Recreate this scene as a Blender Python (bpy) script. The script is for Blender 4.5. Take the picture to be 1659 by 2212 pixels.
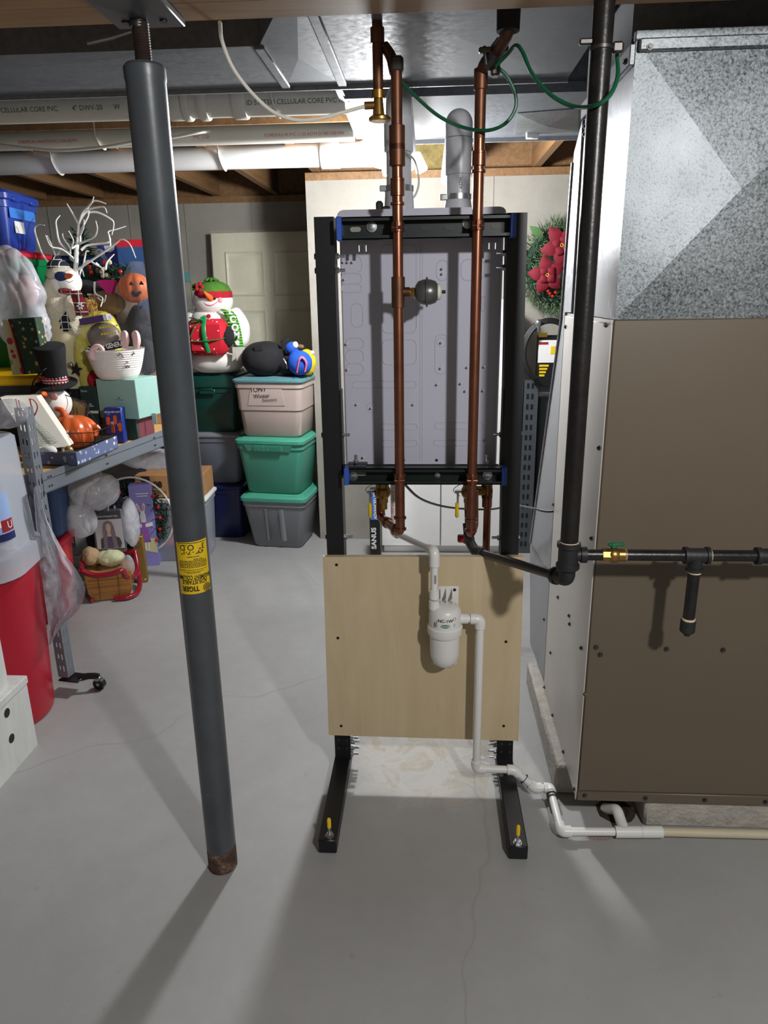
import bpy, math, random
from mathutils import Vector as V, Matrix, noise
random.seed(7)
PI=math.pi
for o in list(bpy.data.objects): bpy.data.objects.remove(o)
SC=bpy.context.scene
COL=SC.collection
# ------------------------------------------------------------------ camera
FPX=1550.0; HC=1.5; CX,CY=829.5,1106.0
_d=V((905-CX,6150-CY,FPX)).normalized()
_vx=925-CX; _vy=-(_vx*_d.x+FPX*_d.z)/_d.y
_Y=V((_vx,_vy,FPX)).normalized(); _Z=-_d; _X=_Y.cross(_Z)
R3=Matrix((_X,_Y,_Z))                      # camera (x right, y down, z forward) -> world
cam=bpy.data.cameras.new('camera'); camo=bpy.data.objects.new('camera',cam); COL.objects.link(camo)
cam.sensor_fit='HORIZONTAL'; cam.sensor_width=36.0; cam.lens=36.0*FPX/1659.0; cam.clip_start=.02
_r=R3@V((1,0,0)); _u=R3@V((0,-1,0)); _b=R3@V((0,0,-1))
camo.matrix_world=Matrix(((_r.x,_u.x,_b.x,0),(_r.y,_u.y,_b.y,0),(_r.z,_u.z,_b.z,HC),(0,0,0,1)))
SC.camera=camo
# ------------------------------------------------------------------ world, lights, exposure
w=bpy.data.worlds.new('world'); SC.world=w; w.use_nodes=True
w.node_tree.nodes['Background'].inputs[0].default_value=(.9,.93,1,1)
w.node_tree.nodes['Background'].inputs[1].default_value=.035
FRONT_LAMP=(.87,-.2,2.08); FRONT_W=135.0
BACK_LAMP=(-.165,3.36,2.0); BACK_W=105.0
def lamp(name,loc,watt,rad,col):
    l=bpy.data.lights.new(name,'POINT'); l.energy=watt; l.shadow_soft_size=rad; l.color=col
    o=bpy.data.objects.new(name,l); COL.objects.link(o); o.location=loc; return o
lamp('ceiling_bulb_light',FRONT_LAMP,FRONT_W,.05,(1,.985,.965))
SC.view_settings.view_transform='Standard'; SC.view_settings.look='None'
SC.view_settings.exposure=0.0; SC.view_settings.gamma=1.0; SC.view_settings.use_curve_mapping=False
# ------------------------------------------------------------------ pixel helpers (real depth planes)
def ray(x,y): return R3@V(((x-CX)/FPX,(y-CY)/FPX,1))
def P(x,y,Y):
    r=ray(x,y); p=r*(Y/r.y); return V((p.x,p.y,p.z+HC))
def F(x,y,z=0.):
    r=ray(x,y); p=r*((z-HC)/r.z); return V((p.x,p.y,z))
def GX(x,y,X):
    r=ray(x,y); p=r*(X/r.x); return V((p.x,p.y,p.z+HC))
# ------------------------------------------------------------------ mesh builder
I4=Matrix.Identity(4)
def rz(a,c=(0,0,0)): return Matrix.Translation(c)@Matrix.Rotation(math.radians(a),4,'Z')
def rot(ax,ay,az,c=(0,0,0)):
    return Matrix.Translation(c)@Matrix.Rotation(math.radians(az),4,'Z')@Matrix.Rotation(math.radians(ay),4,'Y')@Matrix.Rotation(math.radians(ax),4,'X')
def zto(d):
    return V(d).normalized().to_track_quat('Z','Y').to_matrix().to_4x4()
class B:
    def __init__(s,M=None): s.v=[]; s.f=[]; s.M=M or I4
    def add(s,vs,fs,M=None):
        T=s.M@M if M else s.M
        k=len(s.v); s.v+=[T@V(p) for p in vs]; s.f+=[[i+k for i in f] for f in fs]; return s
    def box(s,c,d,M=None,r=0):
        x,y,z=d[0]/2,d[1]/2,d[2]/2
        if r<=0:
            vs=[(c[0]+a*x,c[1]+b*y,c[2]+e*z) for a in(-1,1) for b in(-1,1) for e in(-1,1)]
            return s.add(vs,[(0,1,3,2),(4,6,7,5),(0,4,5,1),(2,3,7,6),(0,2,6,4),(1,5,7,3)],M)
        r=min(r,x*.98,y*.98,z*.98); vs=[];idx={}
        for a in(-1,1):
            for b in(-1,1):
                for e in(-1,1):
                    for k in range(3):
                        p=[a*x,b*y,e*z]
                        for j in range(3):
                            if j!=k: p[j]-=(a,b,e)[j]*r
                        idx[a,b,e,k]=len(vs); vs.append((c[0]+p[0],c[1]+p[1],c[2]+p[2]))
        fs=[]
        for k in range(3):
            i,j=(k+1)%3,(k+2)%3
            for sg in(-1,1):
                q=[]
                for (p1,p2) in((-1,-1),(1,-1),(1,1),(-1,1)):
                    t=[0,0,0]; t[k]=sg;t[i]=p1;t[j]=p2; q.append(idx[t[0],t[1],t[2],k])
                fs.append(q if sg>0 else q[::-1])
            for p1 in(-1,1):
                for p2 in(-1,1):
                    t=[0,0,0];t[i]=p1;t[j]=p2
                    lo=list(t);lo[k]=-1;hi=list(t);hi[k]=1
                    q=[idx[(*lo,i)],idx[(*hi,i)],idx[(*hi,j)],idx[(*lo,j)]]
                    fs.append(q if p1*p2<0 else q[::-1])
        for a in(-1,1):
            for b in(-1,1):
                for e in(-1,1):
                    q=[idx[a,b,e,0],idx[a,b,e,1],idx[a,b,e,2]]
                    fs.append(q if a*b*e>0 else q[::-1])
        return s.add(vs,fs,M)
    def bx(s,x0,x1,y0,y1,z0,z1,M=None,r=0):
        return s.box(((x0+x1)/2,(y0+y1)/2,(z0+z1)/2),(abs(x1-x0),abs(y1-y0),abs(z1-z0)),M,r)
    def loft(s,rings,cap=True,closed=True,M=None):
        n=len(rings[0]); vs=[p for r in rings for p in r]; fs=[]
        for i in range(len(rings)-1):
            for j in range(n if closed else n-1):
                a=i*n+j;b=i*n+(j+1)%n; fs.append((a,b,b+n,a+n))
        if cap: fs.append(list(range(n))[::-1]); fs.append([(len(rings)-1)*n+j for j in range(n)])
        return s.add(vs,fs,M)
    def cyl(s,a,b,r,r2=None,n=20,cap=True):
        a=V(a);b=V(b); r2=r if r2 is None else r2
        q=zto(b-a); u=q@V((1,0,0)); w_=q@V((0,1,0))
        ring=lambda c,rr:[c+u*(rr*math.cos(2*PI*i/n))+w_*(rr*math.sin(2*PI*i/n)) for i in range(n)]
        return s.loft([ring(a,r),ring(b,r2)],cap)
    def tube(s,pts,r,n=12,closed=False,cap=True,flat=None):
        pts=[V(p) for p in pts]; m=len(pts); rs=r if isinstance(r,(list,tuple)) else [r]*m
        tan=[]
        for i in range(m):
            if closed: t=pts[(i+1)%m]-pts[i-1]
            else: t=pts[min(i+1,m-1)]-pts[max(i-1,0)]
            tan.append(t.normalized() if t.length>1e-9 else V((0,0,1)))
        u=tan[0].orthogonal().normalized()
        if abs(tan[0].z)<.95: u=(V((0,0,1))-tan[0]*tan[0].z).normalized()
        rings=[]
        for i in range(m):
            u=(u-tan[i]*u.dot(tan[i])).normalized(); w_=tan[i].cross(u)
            fl=flat or 1
            rings.append([pts[i]+u*(rs[i]*fl*math.cos(2*PI*k/n))+w_*(rs[i]*math.sin(2*PI*k/n)) for k in range(n)])
        if closed: rings.append(rings[0]); return s.loft(rings,False)
        return s.loft(rings,cap)
    def lathe(s,prof,c=(0,0,0),n=28,M=None,axis=None,cap=True):
        T=Matrix.Translation(c)
        if axis is not None: T=T@zto(axis)
        if M: T=M@T
        return s.loft([[(r*math.cos(2*PI*i/n),r*math.sin(2*PI*i/n),z) for i in range(n)] for r,z in prof],cap,True,T)
    def ell(s,c,rad,nu=24,nv=16,amp=0,fr=8,seed=0,zmin=None,M=None,pw=1,ridge=False):
        rings=[]
        for j in range(1,nv):
            t=PI*j/nv; ring=[]
            for i in range(nu):
                a=2*PI*i/nu
                d=V((math.sin(t)*math.cos(a),math.sin(t)*math.sin(a),-math.cos(t)))
                if pw!=1: d=V([math.copysign(abs(q)**pw,q) for q in d])
                k=1.0
                if amp:
                    q=V((d.x*rad[0],d.y*rad[1],d.z*rad[2]))*fr+V((seed*7.3,seed*3.1,seed*1.7))
                    nn=noise.noise(q)+.5*noise.noise(q*2.1)+.25*noise.noise(q*4.3)
                    if ridge: nn=.6-1.6*abs(nn)
                    k+=amp*nn
                p=V((c[0]+d.x*rad[0]*k,c[1]+d.y*rad[1]*k,c[2]+d.z*rad[2]*k))
                if zmin is not None and p.z<zmin: p.z=zmin
                ring.append(p)
            rings.append(ring)
        return s.loft(rings,True,True,M)
    def prism(s,poly,M,h):
        n=len(poly); vs=[(x,y,0) for x,y in poly]+[(x,y,h) for x,y in poly]
        fs=[list(range(n))[::-1],[n+i for i in range(n)]]+[(i,(i+1)%n,n+(i+1)%n,n+i) for i in range(n)]
        return s.add(vs,fs,M)
    def sheet(s,grid,th=.002):
        r=len(grid);c=len(grid[0]); vs=[V(p) for row in grid for p in row]; fs=[]
        for i in range(r-1):
            for j in range(c-1):
                a=i*c+j; fs.append((a,a+1,a+c+1,a+c))
        if th:
            nr=[V((0,0,0)) for _ in vs]
            for f in fs:
                q=(vs[f[1]]-vs[f[0]]).cross(vs[f[3]]-vs[f[0]])
                for k in f: nr[k]+=q
            n0=len(vs); vs=vs+[p+(q.normalized()*th if q.length>0 else V((0,0,th))) for p,q in zip(vs,nr)]
            b=[(i,i+1) for i in range(c-1)]+[(i*c+c-1,(i+1)*c+c-1) for i in range(r-1)]+[((r-1)*c+i+1,(r-1)*c+i) for i in range(c-1)]+[((i+1)*c,i*c) for i in range(r-1)]
            fs=[f[::-1] for f in fs]+[tuple(k+n0 for k in f) for f in fs]+[(p,q,q+n0,p+n0) for p,q in b]
        return s.add(vs,fs)
def fil(pts,r,seg=6):
    pts=[V(p) for p in pts]; out=[pts[0]]
    for i in range(1,len(pts)-1):
        a=(pts[i-1]-pts[i]);b=(pts[i+1]-pts[i]); rr=min(r,a.length*.49,b.length*.49)
        p0=pts[i]+a.normalized()*rr;p1=pts[i]+b.normalized()*rr
        for k in range(seg+1):
            t=k/seg; out.append(p0*(1-t)**2+pts[i]*(2*t*(1-t))+p1*t*t)
    out.append(pts[-1]); return out
def spl(pts,n=8):
    pts=[V(p) for p in pts]; q=[pts[0]*2-pts[1]]+pts+[pts[-1]*2-pts[-2]]; out=[]
    for i in range(1,len(q)-2):
        for k in range(n):
            t=k/n; a,b,c,d=q[i-1],q[i],q[i+1],q[i+2]
            out.append(.5*((2*b)+(c-a)*t+(2*a-5*b+4*c-d)*t*t+(3*b-a-3*c+d)*t**3))
    out.append(pts[-1]); return out
def rr(w_,d,r,z,n=3,cx=0,cy=0):
    o=[]
    for (sx,sy,a0) in((1,1,0),(-1,1,90),(-1,-1,180),(1,-1,270)):
        for k in range(n+1):
            a=math.radians(a0+90*k/n); o.append((cx+sx*(w_/2-r)+r*math.cos(a),cy+sy*(d/2-r)+r*math.sin(a),z))
    return o
# ------------------------------------------------------------------ objects
ROOT={}
def mkmesh(name,b,mat,smooth=True,ang=38):
    me=bpy.data.meshes.new(name); me.from_pydata([tuple(p) for p in b.v],[],b.f); me.update()
    if mat: me.materials.append(mat)
    if smooth:
        me.polygons.foreach_set('use_smooth',[True]*len(me.polygons)); me.set_sharp_from_angle(angle=math.radians(ang))
    return me
def tag(o,label=None,cat=None,group=None,kind=None):
    if label: o['label']=label
    if cat: o['category']=cat
    if group: o['group']=group
    if kind: o['kind']=kind
    return o
def thing(name,label,cat,loc,group=None,kind=None):
    o=bpy.data.objects.new(name,None); COL.objects.link(o); o.location=loc; o.empty_display_size=.05
    ROOT[o]=V(loc); return tag(o,label,cat,group,kind)
def obj(name,b,mat,parent=None,label=None,cat=None,group=None,kind=None,ang=38):
    if parent is not None: c=ROOT[parent]
    else:
        n=len(b.v); c=V((sum(p.x for p in b.v)/n,sum(p.y for p in b.v)/n,min(p.z for p in b.v)))
    b.v=[p-c for p in b.v]
    o=bpy.data.objects.new(name,mkmesh(name,b,mat,True,ang)); COL.objects.link(o)
    if parent is not None: o.parent=parent
    else: o.location=c
    ROOT[o]=c; return tag(o,label,cat,group,kind)
def inst(name,me,loc,parent,M=None):
    o=bpy.data.objects.new(name,me); COL.objects.link(o); o.parent=parent
    L=Matrix.Translation(V(loc)-ROOT[parent])
    if M: L=L@M
    o.matrix_local=L; ROOT[o]=V(loc); return o
FACE=Matrix(((1,0,0,0),(0,0,-1,0),(0,1,0,0),(0,0,0,1)))     # text plane facing -Y
def text(name,s,size,M,mat,parent,warp=None,sx=1,bold=0):
    c=bpy.data.curves.new(name,'FONT'); c.body=s; c.size=size; c.align_x='CENTER'; c.align_y='CENTER'; c.resolution_u=4; c.offset=bold
    t=bpy.data.objects.new('tmp',c); COL.objects.link(t)
    dg=bpy.context.evaluated_depsgraph_get(); me=bpy.data.meshes.new_from_object(t.evaluated_get(dg)); me.name=name
    bpy.data.objects.remove(t)
    for v in me.vertices:
        p=V((v.co.x*sx,v.co.y,v.co.z)); p=warp(p) if warp else M@p
        v.co=p-ROOT[parent]
    me.materials.clear(); me.materials.append(mat)
    o=bpy.data.objects.new(name,me); COL.objects.link(o); o.parent=parent; ROOT[o]=ROOT[parent]; return o
# ------------------------------------------------------------------ materials
def lin(c):
    f=lambda q:(q/255/12.92 if q/255<=.04045 else ((q/255+.055)/1.055)**2.4)
    return (f(c[0]),f(c[1]),f(c[2]),1)
class N:
    def __init__(s,name):
        s.m=bpy.data.materials.new(name); s.m.use_nodes=True; s.t=s.m.node_tree; s.b=s.t.nodes['Principled BSDF']; s.tc=None
    def n(s,ty,**k):
        q=s.t.nodes.new(ty)
        for a,v in k.items():
            if a in q.inputs.keys() if hasattr(q.inputs,'keys') else False: q.inputs[a].default_value=v
            else: setattr(q,a,v)
        return q
    def co(s,scale=(1,1,1),rotv=(0,0,0),src='Object'):
        tc=s.n('ShaderNodeTexCoord'); mp=s.n('ShaderNodeMapping'); s.l(tc.outputs[src],mp.inputs[0])
        mp.inputs['Scale'].default_value=scale; mp.inputs['Rotation'].default_value=rotv; return mp.outputs[0]
    def l(s,a,b): s.t.links.new(a,b)
    def noise(s,scale,detail=4,rough=.6,vec=None,dist=0):
        q=s.n('ShaderNodeTexNoise'); q.inputs['Scale'].default_value=scale; q.inputs['Detail'].default_value=detail; q.inputs['Roughness'].default_value=rough; q.inputs['Distortion'].default_value=dist
        s.l(vec or s.co(),q.inputs['Vector']); return q.outputs['Fac']
    def ramp(s,fac,stops,interp='LINEAR'):
        q=s.n('ShaderNodeValToRGB'); q.color_ramp.interpolation=interp
        e=q.color_ramp.elements
        while len(e)<len(stops): e.new(.5)
        for k,(p,c) in enumerate(stops): e[k].position=p; e[k].color=c if len(c)==4 else lin(c)
        s.l(fac,q.inputs[0]); return q.outputs[0]
    def mix(s,fac,a,b,mode='MIX'):
        q=s.n('ShaderNodeMix',data_type='RGBA',blend_type=mode)
        for sock,v in((q.inputs[0],fac),(q.inputs[6],a),(q.inputs[7],b)):
            if hasattr(v,'is_output'): s.l(v,sock)
            else: sock.default_value=v if not isinstance(v,tuple) else (v if len(v)==4 else lin(v))
        return q.outputs[2]
    def math(s,op,a,b=0.,c=0.):
        q=s.n('ShaderNodeMath',operation=op)
        for k,v in enumerate((a,b,c)):
            if hasattr(v,'is_output'): s.l(v,q.inputs[k])
            else: q.inputs[k].default_value=v
        return q.outputs[0]
    def bump(s,h,st=.3,dist=.002):
        q=s.n('ShaderNodeBump'); q.inputs['Strength'].default_value=st; q.inputs['Distance'].default_value=dist
        s.l(h,q.inputs['Height']); s.l(q.outputs[0],s.b.inputs['Normal'])
    def col(s,c):
        if hasattr(c,'is_output'): s.l(c,s.b.inputs['Base Color'])
        else: s.b.inputs['Base Color'].default_value=lin(c)
    def set(s,**k):
        for a,v in k.items(): s.b.inputs[a.replace('_',' ')].default_value=v
def mat(name,c,rough=.5,metal=0,var=.12,vs=9,bump=0,bs=60,alpha=1,coat=0,sheen=0,trans=0,c2=None,bd=.002):
    n=N(name); n.set(Roughness=rough,Metallic=metal)
    f=n.noise(vs,5,.6)
    a=lin(c); d=tuple(min(1,q*(1-var)) for q in a[:3])+(1,); e=tuple(min(1,q*(1+var)) for q in a[:3])+(1,)
    if c2: d,e=a,lin(c2)
    n.col(n.ramp(f,[(.3,d),(.7,e)]))
    if bump: n.bump(n.noise(bs,5,.6),bump,bd)
    if alpha<1: n.set(Alpha=alpha)
    if coat: n.b.inputs['Coat Weight'].default_value=coat
    if sheen: n.b.inputs['Sheen Weight'].default_value=sheen
    if trans: n.b.inputs['Transmission Weight'].default_value=trans
    return n.m
def wood(name,c1,c2,axis=0,rough=.6,gs=26,stretch=.06):
    n=N(name); sc=[1,1,1]; sc[axis]=stretch
    f=n.noise(gs,6,.65,n.co(tuple(sc)),1.2); g=n.noise(3,3,.5)
    n.col(n.mix(n.math('MULTIPLY',g,.35),n.ramp(f,[(.32,c1),(.68,c2)]),tuple(int(q*.8) for q in c1)))
    n.set(Roughness=rough); n.bump(f,.15,.001); return n.m
def galv(name,c1,c2,rough=.38,sc=55,met=.85):
    n=N(name)
    v=n.n('ShaderNodeTexVoronoi',feature='F1'); v.inputs['Scale'].default_value=sc; n.l(n.co(),v.inputs['Vector'])
    f=n.noise(sc*1.6,6,.75); g=n.noise(2.2,4,.6)
    k=n.math('ADD',n.math('MULTIPLY',f,.8),n.math('MULTIPLY',g,.35))
    n.col(n.ramp(k,[(.44,c1),(.70,c2)])); n.set(Metallic=met)
    r=n.n('ShaderNodeMapRange'); n.l(f,r.inputs[0]); r.inputs[1].default_value=.3;r.inputs[2].default_value=.7;r.inputs[3].default_value=rough-.12;r.inputs[4].default_value=rough+.18
    n.l(r.outputs[0],n.b.inputs['Roughness']); n.bump(f,.25,.0015); return n.m
def film(name,c,alpha,rough=.22,bump=.5,bs=22):
    n=N(name); n.col(c); f=n.noise(bs,5,.6,None,1.5)
    r=n.n('ShaderNodeMapRange'); n.l(f,r.inputs[0]); r.inputs[1].default_value=.3;r.inputs[2].default_value=.75;r.inputs[3].default_value=alpha*.7;r.inputs[4].default_value=min(1,alpha*1.3)
    n.l(r.outputs[0],n.b.inputs['Alpha']); n.set(Roughness=rough); n.bump(f,bump*.6,.002); return n.m
def spots(name,base,cols,scale,thr=.25,rough=.6):
    n=N(name); v=n.n('ShaderNodeTexVoronoi',feature='F1'); v.inputs['Scale'].default_value=scale; n.l(n.co(),v.inputs['Vector'])
    m=n.math('LESS_THAN',v.outputs['Distance'],thr)
    sep=n.n('ShaderNodeSeparateColor'); n.l(v.outputs['Color'],sep.inputs[0])
    k=len(cols); c=n.ramp(sep.outputs[0],[(i/k,q) for i,q in enumerate(cols)],'CONSTANT')
    n.col(n.mix(m,base,c)); n.set(Roughness=rough); return n.m
def stripes(name,c1,c2,freq,axis=2,rough=.8,ang=0,duty=.5,bump=0):
    n=N(name); s_=n.n('ShaderNodeSeparateXYZ'); n.l(n.co((1,1,1),(0,ang,0)),s_.inputs[0])
    m=n.math('LESS_THAN',n.math('FRACT',n.math('MULTIPLY',s_.outputs[axis],freq)),duty)
    n.col(n.mix(m,c1,c2)); n.set(Roughness=rough); return n.m
def plaid(name,base,c1,c2,freq,rough=.9):
    n=N(name); s_=n.n('ShaderNodeSeparateXYZ'); n.l(n.co(),s_.inputs[0])
    def band(ax,fq,d,off=0.): return n.math('LESS_THAN',n.math('FRACT',n.math('ADD',n.math('MULTIPLY',s_.outputs[ax],fq),off)),d)
    a=n.mix(n.math('MULTIPLY',band(0,freq,.45),.6),base,c1); a=n.mix(n.math('MULTIPLY',band(2,freq,.45),.6),a,c1)
    a=n.mix(n.math('MULTIPLY',band(0,freq,.1,.6),.9),a,c2); a=n.mix(n.math('MULTIPLY',band(2,freq,.1,.6),.9),a,c2)
    n.col(a); n.set(Roughness=rough); return n.m
def emit(name,c,st):
    n=N(name); n.b.inputs['Emission Color'].default_value=lin(c); n.b.inputs['Emission Strength'].default_value=st; n.col(c); return n.m
def floor_mat():
    n=N('floor_concrete'); vec=n.co()
    a=n.noise(1.3,6,.65,vec); b=n.noise(9,6,.7,vec,.6); c=n.noise(120,3,.6,vec)
    base=n.ramp(a,[(.3,(150,150,149)),(.72,(170,170,170))])
    base=n.mix(n.math('MULTIPLY',b,.28),base,(122,121,118))
    sp=n.ramp(n.noise(28,3,.5,vec),[(.70,(0,0,0)),(.76,(255,255,255))]); base=n.mix(n.math('MULTIPLY',sp,.22),base,(112,108,100))
    # old efflorescence and rust patch behind the stand
    m1=n.n('ShaderNodeMapping'); n.l(vec,m1.inputs[0]); m1.inputs['Location'].default_value=(-.85,-1.85,0); m1.inputs['Scale'].default_value=(2.6,2.6,1)
    ln=n.n('ShaderNodeVectorMath',operation='LENGTH'); n.l(m1.outputs[0],ln.inputs[0])
    mask=n.math('SUBTRACT',1.15,n.math('ADD',ln.outputs['Value'],n.math('MULTIPLY',b,.55)))
    mk=n.ramp(mask,[(.02,(0,0,0)),(.3,(255,255,255))])
    pt=n.ramp(n.noise(7,6,.7,vec,1.4),[(.36,(176,172,160)),(.5,(194,190,182)),(.62,(172,152,112)),(.70,(150,148,145))])
    base=n.mix(n.math('MULTIPLY',mk,.45),base,pt)
    # hairline cracks
    v=n.n('ShaderNodeTexVoronoi',feature='DISTANCE_TO_EDGE'); v.inputs['Scale'].default_value=.42
    wv=n.n('ShaderNodeVectorMath',operation='ADD'); nz=n.n('ShaderNodeTexNoise'); nz.inputs['Scale'].default_value=3; n.l(vec,nz.inputs['Vector']); 
    sc=n.n('ShaderNodeVectorMath',operation='SCALE'); sc.inputs['Scale'].default_value=.25; n.l(nz.outputs['Color'],sc.inputs[0]); n.l(vec,wv.inputs[0]); n.l(sc.outputs[0],wv.inputs[1]); n.l(wv.outputs[0],v.inputs['Vector'])
    cr=n.math('LESS_THAN',v.outputs['Distance'],.0016); base=n.mix(n.math('MULTIPLY',cr,n.math('MULTIPLY',a,.45)),base,(122,118,112))
    n.col(base)
    r=n.n('ShaderNodeMapRange'); n.l(b,r.inputs[0]); r.inputs[3].default_value=.42; r.inputs[4].default_value=.66; n.l(r.outputs[0],n.b.inputs['Roughness'])
    h=n.math('ADD',n.math('MULTIPLY',b,.6),n.math('MULTIPLY',c,.25)); n.bump(h,.16,.004); return n.m
def wall_mat():
    n=N('wall_concrete'); a=n.noise(2.5,6,.65); b=n.noise(30,5,.7)
    base=n.ramp(a,[(.3,(144,140,131)),(.7,(164,160,151))])
    pk=n.ramp(n.noise(45,2,.5),[(.68,(0,0,0)),(.74,(255,255,255))]); n.col(n.mix(n.math('MULTIPLY',pk,.5),base,(128,123,115)))
    n.set(Roughness=.85); n.bump(b,.35,.004); return n.m
MT={}
def mk():
    MT.update(
    floor=floor_mat(), wall=wall_mat(),
    slab=mat('rough_concrete',(176,172,163),.9,0,.16,25,.8,70,bd=.008),
    beam=wood('beam_timber',(134,99,58),(170,130,82),0), joist=wood('joist_timber',(118,86,54),(154,116,76),1),
    plyceil=mat('subfloor_board',(44,36,30),.8,0,.2,12), ply=wood('birch_plywood',(196,176,140),(212,194,160),2,.55,10,.12),
    plyedge=stripes('plywood_edge',(196,168,122),(150,120,80),420,1,.7),
    insul=mat('insulation_batt',(128,114,70),.95,0,.3,30,.8,60,bd=.01),
    colpaint=None,
    galv=galv('galvanized_spangle',(54,59,62),(150,156,160),.38,105,.66),
    duct=galv('duct_sheet',(84,88,92),(108,112,117),.62,30,.2),
    bright=galv('lit_sheet',(146,148,152),(172,174,178),.42,26,.7),  # paler sheet-metal copy; lamplight on flanges and side sheets put into its colour
    pvc=mat('white_pvc',(224,224,222),.32,0,.03), pvco=mat('aged_pvc',(206,203,192),.42,0,.06,4), pvcb=mat('beige_pipe',(196,188,160),.5,0,.06),
    pvcg=mat('grey_vent_plastic',(186,188,194),.36,0,.04),
    strap=mat('hanger_plastic',(226,222,208),.5,0,.05),
    copper=mat('copper',(142,92,72),.32,.9,.2,14), copperd=mat('dark_copper',(110,74,56),.45,.8,.25,20),
    brass=mat('brass',(160,126,70),.35,.9,.15), iron=mat('black_iron',(38,36,36),.32,.35,.35,30,.25,90), iron2=mat('malleable_iron',(46,46,48),.5,.4,.2,40,.3,120),
    dope=mat('pipe_dope',(206,190,156),.8,0,.15,60),
    black=mat('black_powder_coat',(20,21,24),.42,.1,.1), strut=mat('dark_green_strut',(24,34,32),.4,.3,.15),
    bluecap=mat('blue_cap',(44,84,176),.45,0,.06), zinc=mat('zinc_hardware',(176,178,182),.32,.9,.1,40), darkzinc=mat('dark_bolt',(86,84,82),.4,.85,.15,40),
    boiler=mat('lilac_grey_enamel',(190,190,205),.28,0,.03,3), yellow=mat('yellow_vinyl',(232,196,24),.45,0,.08), red=mat('red_plastic',(150,30,40),.45,0,.06),
    taupe=mat('taupe_enamel',(98,87,73),.42,0,.04,2,.05,200), taupes=mat('lit_side_enamel',(196,190,184),.34,.25,.05,2),  # side enamel is a lighter copy, lamplight on that side put into its colour
    greyp=mat('grey_column_paint',(74,79,84),.38,.1,.08,6), screwm=mat('rusty_thread',(58,44,40),.6,.4,.3,30), rust=mat('rust',(52,38,32),.9,.1,.35,30,.6,60),
    white=mat('white_paint',(232,232,230),.4,0,.02), whitew=wood('whitewashed_wood',(206,208,206),(228,229,227),2,.6,22,.1),
    green=mat('green_handle',(26,104,72),.4,0,.08), gwire=mat('green_wire',(20,84,58),.35,0,.08), bwire=mat('black_cable',(22,24,24),.4,0,.1), wwire=mat('white_tube',(218,216,206),.4,0,.04),
    foam=mat('black_foam',(26,26,28),.9,0,.1), tank=mat('grey_tank',(104,104,104),.34,.6,.06),
    label=mat('yellow_label',(226,190,28),.5,0,.05,30), ink=mat('black_ink',(26,22,18),.6,0,.05), inkg=mat('green_ink',(38,92,66),.6,0,.05), inkr=mat('red_ink',(176,60,60),.6,0,.05), inkw=mat('white_ink',(236,236,236),.6,0,.03), inkgr=mat('grey_ink',(120,122,122),.6,0,.05),
    )
mk()
# ================================================================== STRUCTURE
obj('floor',B().bx(-3.2,2.6,-2.6,5.4,-.1,0),MT['floor'],label='grey concrete basement floor',kind='structure')
wb=obj('wall_back',B().bx(-3.2,-.68,5.2,5.4,0,2.09),MT['wall'],label='grey poured concrete back wall behind the totes and leaning door',kind='structure')
wc=obj('wall_center',B().bx(-.68,2.6,4.29,5.4,0,2.09),MT['wall'],label='bright projecting concrete wall behind the boiler',kind='structure')
for o_,xs,y in((wb,(-2.62,-2.05,-1.66,-1.2),5.199),(wc,(-.27,.35,.86),4.289)):
    for x in xs: obj('form_seam',B().bx(x-.004,x+.004,y-.004,y+.002,0,2.09),MT['wall'],o_)
obj('wall_left',B().bx(-3.3,-3.2,-2.6,5.4,0,2.4),MT['wall'],label='concrete side wall behind the rack',kind='structure')
obj('wall_right',B().bx(2.6,2.7,-2.6,5.4,0,2.4),MT['wall'],label='concrete side wall beyond the furnace',kind='structure')
obj('wall_front',B().bx(-3.2,2.6,-2.7,-2.6,0,2.4),MT['wall'],label='concrete wall behind the viewer',kind='structure')
ce=obj('ceiling',B().bx(-3.2,2.6,-2.6,5.4,2.4,2.45),MT['plyceil'],label='dark wooden subfloor overhead with open joists',kind='structure')
for k in range(15):
    x=-3.04+k*.403
    obj('joist',B().bx(x-.019,x+.019,3.46,5.2 if x<-.7 else 4.44,2.135,2.4),MT['joist'],ce)
obj('header_joist',B().bx(-3.2,2.6,3.42,3.46,2.2,2.4),MT['joist'],ce)
obj('sill_plate',B().bx(-3.2,-.68,5.2,5.34,2.09,2.13),MT['joist'],ce); obj('sill_plate',B().bx(-.68,2.6,4.29,4.43,2.09,2.13),MT['joist'],ce)
obj('rim_joist',B().bx(-3.2,-.68,5.30,5.34,2.13,2.4),MT['joist'],ce); obj('rim_joist',B().bx(-.68,2.6,4.40,4.44,2.13,2.4),MT['joist'],ce)
obj('insulation_batt',B().box((.02,4.36,2.26),(.36,.08,.25),None,.02),MT['insul'],ce)
obj('blocking',B().bx(-1.42,-1.06,4.3,4.34,2.16,2.3),MT['joist'],ce)
bm_=thing('support_beam','long laminated timber beam running across the ceiling above the steel column','beam',(0,1.5,2.02),kind='structure')
for k,(y0,y1,dz) in enumerate(((1.34,1.438,.004),(1.44,1.538,0),(1.54,1.636,.002))): obj('plank',B().bx(-3.2,2.6,y0,y1,2.02+dz,2.32,None,.003),MT['beam'],bm_)

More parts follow.
